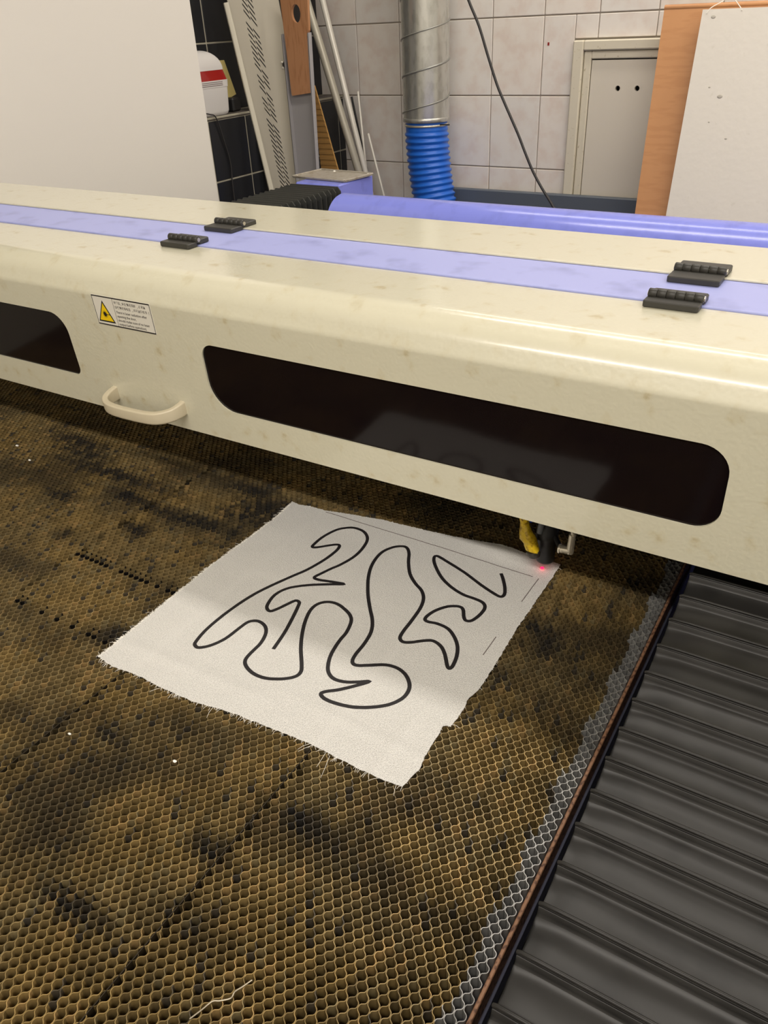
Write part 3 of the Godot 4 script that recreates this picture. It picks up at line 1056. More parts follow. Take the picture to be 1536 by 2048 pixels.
func build_sticker(ff: Transform3D, gantry: Node3D):
	var lo := Vector2(-0.8195, 0.1262)
	var hi := Vector2(-0.7175, 0.1648)
	var s := hi - lo
	var o := mesher()
	tablet(o, ff.translated_local(Vector3((lo.x + hi.x) / 2, (lo.y + hi.y) / 2, 0.0)), s, 0.0008, 0.0005, 0.0001)
	var st := commit(o, "warning_sticker", M.label_white, gantry)
	st.set_meta("label", "white laser radiation warning sticker with a yellow triangle")
	var at := func(u: float, v: float, lift: float) -> Vector3:
		return ff * Vector3(lo.x + u * s.x, hi.y - v * s.y, lift)
	var bar := func(m: SurfaceTool, a: Vector2, b: Vector2, wide: float, lift: float):
		var pa := Vector2(lo.x + a.x * s.x, hi.y - a.y * s.y)
		var pb := Vector2(lo.x + b.x * s.x, hi.y - b.y * s.y)
		var n := (pb - pa).normalized().orthogonal() * wide / 2
		var t := (pb - pa).normalized() * wide / 4
		prism(m, PackedVector2Array([pa + n - t, pa - n - t, pb - n + t, pb + n + t]), ff.translated_local(Vector3(0, 0, 0.0004)), lift)
	var edge := mesher()
	for q in [[Vector2(0.012, 0.03), Vector2(0.988, 0.03), 0.0015], [Vector2(0.012, 0.97), Vector2(0.988, 0.97), 0.0015], [Vector2(0.012, 0.03), Vector2(0.012, 0.97), 0.0008], [Vector2(0.988, 0.03), Vector2(0.988, 0.97), 0.0008]]:
		bar.call(edge, q[0], q[1], q[2], 0.0002)
	commit(edge, "border", M.print, st)
	var div := mesher()
	bar.call(div, Vector2(0.365, 0.04), Vector2(0.365, 0.96), 0.0005, 0.0002)
	commit(div, "divider", M.print_soft, st)
	var tri_mesh := func(top: Vector2, l: Vector2, r: Vector2, z0: float, z1: float) -> SurfaceTool:
		var m := mesher()
		var ps := PackedVector2Array()
		for q in [top, l, r]:
			ps.append(Vector2(lo.x + q.x * s.x, hi.y - q.y * s.y))
		prism(m, ps, ff.translated_local(Vector3(0, 0, z0)), z1 - z0)
		return m
	commit(tri_mesh.call(Vector2(0.178, 0.16), Vector2(0.035, 0.88), Vector2(0.325, 0.88), 0.0004, 0.0007), "triangle_border", M.print, st)
	commit(tri_mesh.call(Vector2(0.178, 0.25), Vector2(0.062, 0.83), Vector2(0.298, 0.83), 0.0004, 0.0009), "yellow_triangle", M.warning, st)
	var burst := mesher()
	var c := Vector2(lo.x + 0.178 * s.x, hi.y - 0.61 * s.y)
	var star := PackedVector2Array()
	for k in 48:
		var rad := 0.0020 if k % 2 else (0.0052 if k % 4 == 0 else 0.0036)
		star.append(c + Vector2(cos(TAU * k / 48), sin(TAU * k / 48)) * rad)
	prism(burst, star, ff.translated_local(Vector3(0, 0, 0.0008)), 0.0003)
	bar.call(burst, Vector2(0.178, 0.61), Vector2(0.268, 0.61), 0.0007, 0.0007)
	commit(burst, "sunburst", M.print, st)
	# two lines of Chinese, drawn stroke by stroke, then four lines of English
	var han := mesher()
	var size := 0.0037
	for row in [["开门后", 0.385, 0.115], ["存在激光辐射", 0.525, 0.115], ["必须确", 0.80, 0.115], ["保无激光输出后", 0.385, 0.265], ["方可进行操作", 0.70, 0.265]]:
		var text: String = row[0]
		for k in text.length():
			for q in (STROKES[text[k]] as String).split(" "):
				var a := Vector2(float(q[0]), float(q[1])) / 10.0 * size + Vector2(k * size * 1.06, 0)
				var b := Vector2(float(q[2]), float(q[3])) / 10.0 * size + Vector2(k * size * 1.06, 0)
				bar.call(han, Vector2(row[1] + a.x / s.x, row[2] + a.y / s.y), Vector2(row[1] + b.x / s.x + 0.0001, row[2] + b.y / s.y), 0.00034, 0.0002)
	for u in [0.505, 0.780, 0.680]:
		var v := 0.20 if u != 0.680 else 0.345
		bar.call(han, Vector2(u, v), Vector2(u + 0.004, v + 0.02), 0.0005, 0.0002)
	bar.call(han, Vector2(0.955, 0.27), Vector2(0.955, 0.33), 0.0005, 0.0002)
	bar.call(han, Vector2(0.955, 0.35), Vector2(0.955, 0.362), 0.0005, 0.0002)
	commit(han, "lettering", M.print_soft, st)
	var font := SystemFont.new()
	font.font_names = PackedStringArray(["Droid Sans"])
	var lines := ["There is laser radiation after", "opening the door,", "should make sure of no laser", "output before operation)."]
	for k in 4:
		var tm := TextMesh.new()
		tm.font = font
		tm.text = lines[k]
		tm.font_size = 32
		tm.pixel_size = 0.00012
		tm.depth = 0.0002
		tm.curve_step = 2.0
		tm.horizontal_alignment = HORIZONTAL_ALIGNMENT_LEFT
		tm.vertical_alignment = VERTICAL_ALIGNMENT_CENTER
		tm.material = M.print_soft
		var tx := MeshInstance3D.new()
		tx.name = "lettering"
		tx.mesh = tm
		tx.transform = Transform3D(ff.basis.scaled_local(Vector3(1.08, 1.0, 1.0)), at.call(0.385, [0.475, 0.61, 0.745, 0.875][k], 0.0006))
		st.add_child(tx, true)


# ------------------------------------------------------------------ behind the gantry

func build_rear():
	var o := thing("bellows", "black accordion bellows running back from the gantry to the lavender box", "bellows")
	var z0 := -1.905
	var pitch := 0.0232
	for k in 39:
		var zc := z0 + pitch * (k + 0.5)
		if zc + pitch / 2 > -0.986:
			break
		var rings := []
		for e in [[-0.5, 0.024], [-0.07, 0.0], [0.07, 0.0], [0.5, 0.024]]:
			var i: float = e[1]
			var z: float = zc + pitch * e[0]
			rings.append(PackedVector3Array([Vector3(-1.318 - i, 0.86, z), Vector3(-1.318 - i, 1.002 - i, z), Vector3(-1.327 - i, 1.013 - i, z), Vector3(-1.490 + i, 1.013 - i, z), Vector3(-1.499 + i, 1.002 - i, z), Vector3(-1.499 + i, 0.86, z)]))
		var st := mesher()
		loft(st, rings, -1)
		commit(st, "pleat", M.bellows, o)
	var foot := mesher()
	span(foot, Vector3(-1.49, 0.80, -1.905), Vector3(-1.325, 0.859, -0.99), 0.002)
	commit(foot, "rail", M.bellows, o)

	var b := thing("rail_end_box", "lavender sheet-metal box with a grey lid at the end of the black bellows", "metal box")
	var body := mesher()
	span(body, Vector3(-1.4865, 0.0, -2.086), Vector3(-1.3325, 1.0152, -1.909), 0.004)
	commit(body, "body", M.violet, b)
	var lid := mesher()
	var tx := Transform3D(Basis(Vector3.UP, 0.0 - 0.105), Vector3(-1.4285, 1.0158, -2.016))
	tablet(lid, tx * Transform3D(Basis(Vector3.RIGHT, Vector3(0, 0, -1), Vector3.UP), Vector3.ZERO), Vector2(0.204, 0.130), 0.006, 0.0035, 0.001)
	var cover := commit(lid, "lid", M.tray, b)
	var rim := mesher()
	for q in [[Vector3(-0.100, 0, -0.064), Vector3(0.100, 0, -0.064)], [Vector3(0.100, 0, -0.064), Vector3(0.100, 0, 0.064)], [Vector3(0.100, 0, 0.064), Vector3(-0.100, 0, 0.064)], [Vector3(-0.100, 0, 0.064), Vector3(-0.100, 0, -0.064)]]:
		tube(rim, PackedVector3Array([tx * (q[0] + Vector3(0, 0.0045, 0)), tx * (q[1] + Vector3(0, 0.0045, 0))]), 0.0028, 10)
	commit(rim, "rim", M.tray, cover)
	for q in [Vector3(-0.090, 0.003, 0.055), Vector3(0.090, 0.003, 0.055), Vector3(0.090, 0.003, -0.055), Vector3(-0.04, 0.003, -0.055)]:
		var s := mesher()
		turned(s, tx * Transform3D(Basis(), q), [Vector2(0.0045, 0.0), Vector2(0.0045, 0.001), Vector2(0.003, 0.0026), Vector2(0.0008, 0.003)], 14)
		commit(s, "screw", M.chrome, cover)

	var c := thing("crossbeam", "rounded lavender-blue crossbeam lying behind the gantry, glossy with a highlight", "crossbeam")
	var prof := PackedVector2Array()
	for i in 37:
		var a := PI * i / 36.0
		prof.append(Vector2(-1.76 + cos(a) * 0.077, 0.948 + sin(a) * 0.077))
	prof.append(Vector2(-1.837, 0.0))
	prof.append(Vector2(-1.683, 0.0))
	var bm := mesher()
	prism(bm, prof, Transform3D(Basis(Vector3(0, 0, 1), Vector3(0, 1, 0), Vector3(-1, 0, 0)), Vector3(0.75, 0, 0)), 1.972, 0.02)
	commit(bm, "cover", M.violet, c)
	var cap := mesher()
	var small := PackedVector2Array()
	for i in 25:
		var a := PI * i / 24.0
		small.append(Vector2(-1.76 + cos(a) * 0.0745, 0.948 + sin(a) * 0.0745))
	small.append(Vector2(-1.8345, 0.002))
	small.append(Vector2(-1.6855, 0.002))
	prism(cap, small, Transform3D(Basis(Vector3(0, 0, 1), Vector3(0, 1, 0), Vector3(-1, 0, 0)), Vector3(-1.222, 0, 0)), 0.005, 0.02)
	commit(cap, "end_cap", M.violet, c)


func build_laser_head():
	var x := -0.2415
	var z := -0.7067
	var o := thing("laser_nozzle", "black laser nozzle assembly with a yellow taped air nozzle hanging under the gantry", "laser head", Vector3(x, 0.8655, z))
	var up := Transform3D()
	var n := mesher()
	turned(n, up, [Vector2(0.0052, 0.0), Vector2(0.0095, 0.0015), Vector2(0.0105, 0.004), Vector2(0.0105, 0.032), Vector2(0.0125, 0.034), Vector2(0.0125, 0.042), Vector2(0.0115, 0.044), Vector2(0.0115, 0.10)], 28)
	commit(n, "nozzle", mat(Color(0.11, 0.11, 0.115), 0.45), o)
	var car := mesher()
	span(car, Vector3(-0.028, 0.055, -0.0475), Vector3(0.032, 0.20, -0.014), 0.003)
	commit(car, "carriage", M.black, o)
	var arm := mesher()
	span(arm, Vector3(-0.020, 0.085, -0.040), Vector3(0.022, 0.112, 0.012), 0.003)
	commit(arm, "arm", M.black, o)
	# the air nozzle beside it, wrapped in yellow tape, leaning in towards the tip
	var f := Vector3(x, 0.8655, z)
	var pipe := mesher()
	tube(pipe, PackedVector3Array([Vector3(-0.2675, 0.955, -0.692) - f, Vector3(-0.2645, 0.930, -0.690) - f, Vector3(-0.2612, 0.9155, -0.690) - f]), 0.0050, 14)
	commit(pipe, "hose", M.tape, o)
	var wrapped := mesher()
	var rings := []
	for q in [[-0.2622, 0.9185, 0.0054], [-0.2606, 0.9120, 0.0072], [-0.2582, 0.9050, 0.0096], [-0.2562, 0.8990, 0.0103], [-0.2545, 0.8960, 0.0092], [-0.2540, 0.8955, 0.0086], [-0.2525, 0.8905, 0.0088], [-0.2505, 0.8860, 0.0078]]:
		var at := Vector3(q[0], q[1], -0.690) - f
		var r := PackedVector3Array()
		for i in 16:
			var a := TAU * i / 16
			var rr: float = q[2] * (1.0 + 0.07 * sin(3.0 * a + q[1] * 900.0))
			r.append(at + Vector3(cos(a) * rr, sin(a) * rr * 0.35, sin(a) * rr * 0.85))
		rings.append(r)
	loft(wrapped, rings, 0)
	commit(wrapped, "tape_wrap", M.tape, o)
	var tip := mesher()
	rings = []
	for q in [[-0.2506, 0.8868, 0.0076], [-0.2496, 0.8838, 0.0080], [-0.2492, 0.8832, 0.0070], [-0.2484, 0.8806, 0.0066], [-0.2478, 0.8792, 0.0050]]:
		rings.append(ring(Vector3(q[0], q[1], -0.690) - f, Vector3(q[2], q[2] * 0.3, 0), Vector3(0, 0, q[2] * 0.9), 16))
	loft(tip, rings, 0)
	commit(tip, "air_tip", mat(Color(0.30, 0.285, 0.26), 0.3, 0.6), o)
	var blue := mesher()
	tube(blue, PackedVector3Array([Vector3(-0.2560, 0.960, -0.697) - f, Vector3(-0.2570, 0.935, -0.697) - f, Vector3(-0.2585, 0.9205, -0.697) - f]), 0.0030, 10)
	commit(blue, "air_tube", mat(Color(0.15, 0.30, 0.75), 0.35), o)
	var grey := mesher()
	tube(grey, PackedVector3Array([Vector3(-0.2405, 0.965, -0.688) - f, Vector3(-0.2420, 0.930, -0.688) - f, Vector3(-0.2436, 0.9150, -0.688) - f]), 0.0034, 10)
	commit(grey, "sensor_cable", mat(Color(0.36, 0.37, 0.38), 0.5), o)
	var el := mesher()
	cyl(el, Vector3(-0.2086, 0.8985, -0.69) - f, Vector3(-0.2074, 0.9225, -0.69) - f, 0.0044, 0.0038, 14)
	cyl(el, Vector3(-0.2072, 0.9225, -0.69) - f, Vector3(-0.2070, 0.9262, -0.69) - f, 0.0024, 0.0024, 12)
	cyl(el, Vector3(-0.2075, 0.9012, -0.69) - f, Vector3(-0.2190, 0.9004, -0.69) - f, 0.0044, 0.0047, 14)
	cyl(el, Vector3(-0.2190, 0.9004, -0.69) - f, Vector3(-0.2212, 0.9004, -0.69) - f, 0.0056, 0.0056, 8)
	commit(el, "elbow_fitting", M.nickel, o)
	var br := mesher()
	cyl(br, Vector3(-0.2205, 0.9004, -0.692) - f, Vector3(-0.2330, 0.9060, -0.705) - f, 0.0028, 0.0028, 12)
	commit(br, "fitting_stem", M.black, o)
	# the red pointer's dot where it meets the cloth
	var dot := thing("laser_dot", "small glowing red pointer dot on the cloth's far corner under the laser head", "light dot", Vector3(-0.2440, BED + 0.0046, -0.7067))
	var g := StandardMaterial3D.new()
	g.albedo_color = Color(0.9, 0.1, 0.25)
	g.emission_enabled = true
	g.emission = Color(1.0, 0.09, 0.30)
	g.emission_energy_multiplier = 3.0
	var dm := mesher()
	turned(dm, Transform3D(), [Vector2(0.0021, 0.0), Vector2(0.0019, 0.0003), Vector2(0.0009, 0.0005)], 20)
	commit(dm, "dot_light", g, dot)
	var l := OmniLight3D.new()
	l.name = "dot_glow"
	l.light_color = Color(1.0, 0.05, 0.25)
	l.light_energy = 0.00006
	l.light_size = 0.002
	l.omni_range = 4.0
	l.omni_attenuation = 2.0
	l.shadow_enabled = true
	l.position = Vector3(0, 0.006, 0)
	dot.add_child(l)


# ------------------------------------------------------------------ the cloth

func line_of(a: Array) -> PackedVector2Array:
	var out := PackedVector2Array()
	for i in range(0, a.size(), 2):
		out.append(Vector2(a[i], a[i + 1]))
	return out


func along_line(p: PackedVector2Array, t: float) -> Vector2:
	var total := 0.0
	for i in p.size() - 1:
		total += p[i].distance_to(p[i + 1])
	var want := t * total
	for i in p.size() - 1:
		var d := p[i].distance_to(p[i + 1])
		if want <= d or i == p.size() - 2:
			return p[i].lerp(p[i + 1], clampf(want / d, 0.0, 1.0))
		want -= d
	return p[p.size() - 1]


var ripple: FastNoiseLite

func cloth_height(x: float, z: float) -> float:
	var h := 0.0016 + 0.0007 * ripple.get_noise_2d(x, z) + 0.00012 * ripple.get_noise_2d(x * 9.0, z * 9.0)
	# the far edge curls up near the laser head, and soft creases run along the near edge
	h += 0.0050 * exp(-pow((x + 0.285) / 0.055, 2.0)) * smoothstep(-0.692, -0.726, z)
	h += 0.0011 * exp(-pow((z + 0.384 + 0.05 * (x + 0.5)) / 0.007, 2.0)) * smoothstep(-0.36, -0.46, x)
	h += 0.0009 * exp(-pow((z + 0.402 - 0.02 * (x + 0.3)) / 0.006, 2.0)) * smoothstep(-0.42, -0.30, x)
	h += 0.0008 * exp(-pow((x + 0.262) / 0.006, 2.0)) * smoothstep(-0.47, -0.42, z)
	return BED + h


func build_cloth():
	ripple = FastNoiseLite.new()
	ripple.seed = 5
	ripple.frequency = 11.0
	ripple.fractal_octaves = 2
	var o := thing("cloth", "white cloth scrap with a winding black line and frayed edges on the honeycomb", "cloth", Vector3.ZERO)
	var l := line_of(EDGE_LEFT)
	var r := line_of(EDGE_RIGHT)
	var b := line_of(EDGE_BACK)
	var f := line_of(EDGE_FRONT)
	var n := 110
	var grid := []
	var c00 := b[0]
	var c10 := b[b.size() - 1]
	var c01 := f[0]
	var c11 := f[f.size() - 1]
	var bl := []
	var fl := []
	for i in n + 1:
		bl.append(along_line(b, float(i) / n))
		fl.append(along_line(f, float(i) / n))
	for j in n + 1:
		var v := float(j) / n
		var lp := along_line(l, v)
		var rp := along_line(r, v)
		var row := PackedVector3Array()
		for i in n + 1:
			var u := float(i) / n
			var p: Vector2 = (bl[i] as Vector2) * (1 - v) + (fl[i] as Vector2) * v + lp * (1 - u) + rp * u - c00 * (1 - u) * (1 - v) - c10 * u * (1 - v) - c01 * (1 - u) * v - c11 * u * v
			if i == 0 or i == n or j == 0 or j == n:
				p += Vector2(rng.randf() - 0.5, rng.randf() - 0.5) * 0.0011
			row.append(Vector3(p.x, cloth_height(p.x, p.y), p.y))
		grid.append(row)
	var st := mesher()
	var dn := Vector3(0, -0.0006, 0)
	for j in n:
		for i in n:
			var p: Vector3 = grid[j][i]
			var q: Vector3 = grid[j][i + 1]
			var s: Vector3 = grid[j + 1][i + 1]
			var t: Vector3 = grid[j + 1][i]
			quad(p, t, s, q, 0)
			quad(p + dn, q + dn, s + dn, t + dn, 1)
	for k in n:
		for e in [[grid[0][k + 1], grid[0][k]], [grid[n][k], grid[n][k + 1]], [grid[k][0], grid[k + 1][0]], [grid[k + 1][n], grid[k][n]]]:
			quad(e[0], e[0] + dn, e[1] + dn, e[1], -1)
	solid(st)
	commit(st, "fabric", M.cloth, o)
	drawn_line(o, line_of(DRAWN), 0.0041, "drawn_line", M.ink, 4)
	for c in [CUT1, CUT2, CUT3]:
		drawn_line(o, line_of(c), 0.0009, "pencil_line", M.pencil, 12)
	# frayed threads
	var fr := mesher()
	for e in [[l, 1100, 0.0030, Vector2(-1, 0), 0.6], [f, 150, 0.0050, Vector2(0, 1), 0.9], [b, 110, 0.0024, Vector2(0, -1), 0.8], [r, 70, 0.0020, Vector2(1, 0), 0.7]]:
		for k in e[1]:
			var p := along_line(e[0], rng.randf())
			var d: Vector2 = (e[3] as Vector2).rotated((rng.randf() - 0.5) * 1.9 * e[4] + (0.35 if e[2] > 0.005 else 0.0))
			var long: float = e[2] * (0.35 + 1.1 * rng.randf())
			if rng.randf() < 0.06:
				long *= 2.2
			thread(fr, p - d * 0.0012, d, long)
	thread(fr, Vector2(-0.3055, -0.3625), Vector2(0.42, 0.9), 0.024)
	thread(fr, Vector2(-0.3105, -0.3630), Vector2(0.30, 0.95), 0.016)
	thread(fr, Vector2(-0.5010, -0.3490), Vector2(-0.35, 0.9), 0.010)
	thread(fr, Vector2(-0.2275, -0.4480), Vector2(0.95, 0.2), 0.008)
	var q := commit(fr, "frayed_threads", M.thread, o)
	q.set_meta("kind", "stuff")


func thread(st: SurfaceTool, p: Vector2, d: Vector2, long: float):
	d = d.normalized()
	var side := d.orthogonal() * (rng.randf() - 0.5) * long * 0.5
	var y := cloth_height(p.x, p.y) - 0.0004
	var m := p + d * long * 0.55 + side * 0.4
	var e := p + d * long + side
	tube(st, PackedVector3Array([Vector3(p.x, y, p.y), Vector3(m.x, y + 0.0004 + 0.0007 * rng.randf(), m.y), Vector3(e.x, maxf(y - 0.0004, BED + 0.0002), e.y)]), 0.00024, 4, 1.0, 0.00014)


func drawn_line(o: Node3D, p: PackedVector2Array, wide: float, called: String, m: Material, steps: int):
	var p3 := PackedVector3Array()
	for q in p:
		p3.append(Vector3(q.x, 0, q.y))
	var c := curve(p3, steps)
	var st := mesher()
	var rings := []
	for i in c.size():
		var d := (c[mini(i + 1, c.size() - 1)] - c[maxi(i - 1, 0)]).normalized()
		var s := Vector3(d.z, 0, -d.x) * wide / 2
		var ps := PackedVector3Array()
		for e in [[-1.0, -0.0002], [1.0, -0.0002], [0.96, 0.0003], [-0.96, 0.0003]]:
			var v: Vector3 = c[i] + s * e[0]
			ps.append(Vector3(v.x, cloth_height(v.x, v.z) + e[1], v.z))
		rings.append(ps)
	loft(st, rings, -1)
	commit(st, called, m, o)


func build_crumbs():
	# a loose strand of wire on the honeycomb near the front, and a few pale crumbs
	var w := mesher()
	var pts := PackedVector3Array()
	for q in line_of(WIRE):
		pts.append(Vector3(q.x, BED + 0.0009 + 0.0006 * rng.randf(), q.y))
	tube(w, curve(pts, 6), 0.00055, 8)
	var o := commit(w, "wire_strand", mat(Color(0.72, 0.68, 0.60), 0.3, 0.6))
	tag(o, "thin crooked silvery wire strand lying on the honeycomb at the near end", "wire")
	for q in [[-1.0956, -0.6269, 0.0042, "pale crumb on the honeycomb far from the cloth, farther one of a pair"], [-1.0346, -0.6040, 0.0036, "pale crumb on the honeycomb far from the cloth, nearer one of a pair"], [-0.4223, -0.2893, 0.0030, "pale crumb on the honeycomb in front of the cloth's near edge"], [-0.5318, -0.2641, 0.0026, "tiny pale crumb on the honeycomb by a panel joint"]]:
		var c := mesher()
		var rings := []
		var s: float = q[2]
		for k in 5:
			var a := PI * (k + 0.4) / 5.0
			var r := PackedVector3Array()
			for i in 7:
				var t := TAU * i / 7.0
				var rr := s * 0.5 * sin(a) * (0.75 + 0.5 * rng.randf())
				r.append(Vector3(q[0] + cos(t) * rr * 1.5, BED + 0.0016 - cos(a) * s * 0.35, q[1] + sin(t) * rr))
			rings.append(r)
		loft(c, rings, 0)
		tag(commit(c, "crumb", M.thread), q[3], "crumb", "pale crumbs on the honeycomb")


# ------------------------------------------------------------------ the left corner

func build_left_corner():
	var w := mesher()
	span(w, Vector3(-1.690, 0.0, -1.772), Vector3(-1.660, 2.25, -1.03), 0.0015)
	tag(commit(w, "white_board", M.white_board), "large plain white board standing upright at the left end of the gantry", "panel")

	# vented sheet-metal panel leaning in the corner
	var o := thing("vented_panel", "tall beige sheet-metal panel with rows of slanted vent slots leaning on the black tiles", "panel")
	var top := Vector3(-2.14, 1.479, -2.4705)
	var low := Vector3(-2.09, 0.8568, -2.5192)
	var dn := (low - top).normalized()
	var across := Vector3(0.7, 0, -0.714)
	across = (across - dn * across.dot(dn)).normalized()
	var out := across.cross(dn).normalized()
	if out.dot(Vector3(0, 1.4, 0) - top) < 0.0:
		out = -out
	top -= dn * 0.30
	var long := 1.55
	var xf := Transform3D(Basis(across, dn, out), top)
	var wide := 0.175
	var v0 := 0.046
	var v1 := 0.084
	var sh := mesher()
	var th := 0.0012
	for q in [[0.0, v0], [v1, wide]]:
		loft(sh, [PackedVector3Array([xf * Vector3(q[0], 0, 0), xf * Vector3(q[1], 0, 0), xf * Vector3(q[1], long, 0), xf * Vector3(q[0], long, 0)]), PackedVector3Array([xf * Vector3(q[0], 0, -th), xf * Vector3(q[1], 0, -th), xf * Vector3(q[1], long, -th), xf * Vector3(q[0], long, -th)])], -1)
	# the vent band: four columns of slots, each slot a real opening in the sheet
	var cw := (v1 - v0) / 2
	var step := 0.0182
	var k_shear := 1.75
	for c in 2:
		var x0 := v0 + cw * c
		var x1 := x0 + cw
		var off := -0.02 - (step * 0.5 if c % 2 else 0.0) + c * cw * k_shear
		for k in 86:
			var d0 := off + step * k
			var closed := k % 17 == 3 or absf(d0 - 0.50) < 0.008 or absf(d0 - 0.573) < 0.008
			var slant := cw * k_shear
			var a := Vector3(x0, d0, 0)
			var b := Vector3(x1, d0 + slant, 0)
			var e := Vector3(x1, d0 + slant + step, 0)
			var f := Vector3(x0, d0 + step, 0)
			if closed:
				facing(sh, xf * a, xf * b, xf * e, xf * f, out)
				continue
			var mx := cw * 0.045
			var my := step * 0.31
			var ia := Vector3(x0 + mx, d0 + my + mx * k_shear, 0)
			var ib := Vector3(x1 - mx, d0 + slant + my - mx * k_shear, 0)
			var ie := Vector3(x1 - mx, d0 + slant + step - my - mx * k_shear, 0)
			var jf := Vector3(x0 + mx, d0 + step - my + mx * k_shear, 0)
			facing(sh, xf * a, xf * b, xf * ib, xf * ia, out)
			facing(sh, xf * b, xf * e, xf * ie, xf * ib, out)
			facing(sh, xf * e, xf * f, xf * jf, xf * ie, out)
			facing(sh, xf * f, xf * a, xf * ia, xf * jf, out)
	commit(sh, "face_sheet", M.shell, o)
	var rim := mesher()
	loft(rim, [PackedVector3Array([xf * Vector3(-0.0012, 0, 0.0), xf * Vector3(0.0, 0, 0.0), xf * Vector3(0.0, long, 0.0), xf * Vector3(-0.0012, long, 0.0)]), PackedVector3Array([xf * Vector3(-0.0012, 0, -0.022), xf * Vector3(0.0, 0, -0.022), xf * Vector3(0.0, long, -0.022), xf * Vector3(-0.0012, long, -0.022)])], -1)
	commit(rim, "side_flange", M.shell_edge, o)
	var lock := mesher()
	var at := xf * Vector3(0.1555, 0.522, 0.0)
	cyl(lock, at - out * 0.001, at + out * 0.003, 0.0115, 0.0105, 20)
	commit(lock, "lock_plate", mat(Color(0.30, 0.28, 0.27), 0.35, 0.6), o)
	for s in [-1, 1]:
		var st := mesher()
		var sp := xf * Vector3(0.144, 0.522 + s * 0.0085, 0.0)
		turned(st, Transform3D(Basis(across, out, dn), sp), [Vector2(0.0040, -0.001), Vector2(0.0040, 0.0015), Vector2(0.0018, 0.003)], 12)
		commit(st, "lock_screw", M.chrome, o)

	# a slim beige bar beside it
	var al := mesher()
	var bar_top := Vector3(-2.130, 1.470, -2.449)
	var bar_low := Vector3(-2.000, 0.869, -2.4235)
	var bd := (bar_low - bar_top).normalized()
	var bx := (across - bd * across.dot(bd)).normalized()
	var by := bx.cross(bd)
	var rings := []
	for t in [0.0, 1.35]:
		var ps := PackedVector3Array()
		for q in rounded(Vector2(-0.0098, -0.0085), Vector2(0.0098, 0.0085), [0.004, 0.004, 0.004, 0.004], 4):
			ps.append(bar_top + bd * t + bx * q.x + by * q.y)
		rings.append(ps)
	loft(al, rings, 0)
	tag(commit(al, "metal_bar", M.alu), "slim beige metal bar leaning along the edge of the vented panel", "bar")

	# the grey channel, open at the front, with the wooden board stuck in it
	var ch := thing("steel_channel", "upright grey sheet-steel channel in the corner holding a wooden board", "channel")
	var tl := Vector3(-1.9800, 1.3713, -2.55)
	var tr := Vector3(-1.8641, 1.3723, -2.55)
	var bl := Vector3(-1.9765, 0.45, -2.55)
	var br := Vector3(-1.8910, 0.45, -2.55)
	var web := mesher()
	plate(web, tl + Vector3(0, 0, -0.016), tr + Vector3(0, 0, -0.016), br + Vector3(0, 0, -0.016), bl + Vector3(0, 0, -0.016), 0.0015)
	commit(web, "web", M.grey_steel, ch)
	for s in [[tl, bl, 1.0], [tr, br, -1.0]]:
		var fl := mesher()
		var a: Vector3 = s[0]
		var b: Vector3 = s[1]
		var sx: float = s[2]
		plate(fl, a + Vector3(0, 0, 0.004), a + Vector3(sx * 0.0015, 0, 0.004), b + Vector3(sx * 0.0015, 0, 0.004), b + Vector3(0, 0, 0.004), 0.021)
		plate(fl, a + Vector3(0, 0, 0.004), a + Vector3(sx * 0.0035, -0.0035, 0.004), b + Vector3(sx * 0.0035, 0, 0.004), b + Vector3(0, 0, 0.004), 0.0015)
		commit(fl, "flange", M.grey_steel, ch)
	var wb := mesher()
	var hole := PackedVector2Array()
	for i in 28:
		hole.append(Vector2(-1.9100, 1.4290) + Vector2(cos(TAU * i / 28) * 0.0190, sin(TAU * i / 28) * 0.0272))
	# the board tapers a little towards its foot
	var outline := PackedVector2Array([Vector2(-1.9609, 1.1830), Vector2(-1.9575, 1.1795), Vector2(-1.8770, 1.1885), Vector2(-1.8735, 1.1925), Vector2(-1.8680, 1.370), Vector2(-1.8625, 1.378), Vector2(-1.8565, 1.470)])
	for i in 9:
		var a := PI / 2 * i / 8
		outline.append(Vector2(-1.8735, 1.474) + Vector2(cos(a), sin(a)) * 0.017)
	for i in 9:
		var a := PI / 2 + PI / 2 * i / 8
		outline.append(Vector2(-1.9555, 1.474) + Vector2(cos(a), sin(a)) * 0.017)
	for half in [[-2.1, -1.9100], [-1.9100, -1.7]]:
		var win := PackedVector2Array([Vector2(half[0], 1.0), Vector2(half[1], 1.0), Vector2(half[1], 1.6), Vector2(half[0], 1.6)])
		for q in Geometry2D.intersect_polygons(outline, win):
			for q2 in Geometry2D.clip_polygons(q, hole):
				prism(wb, q2, Transform3D(Basis(), Vector3(0, 0, -2.5602)), 0.0115)
	tag(commit(wb, "wooden_board", M.oak), "reddish wooden board with an oval grip hole standing in the grey channel", "board")

	build_beacon()


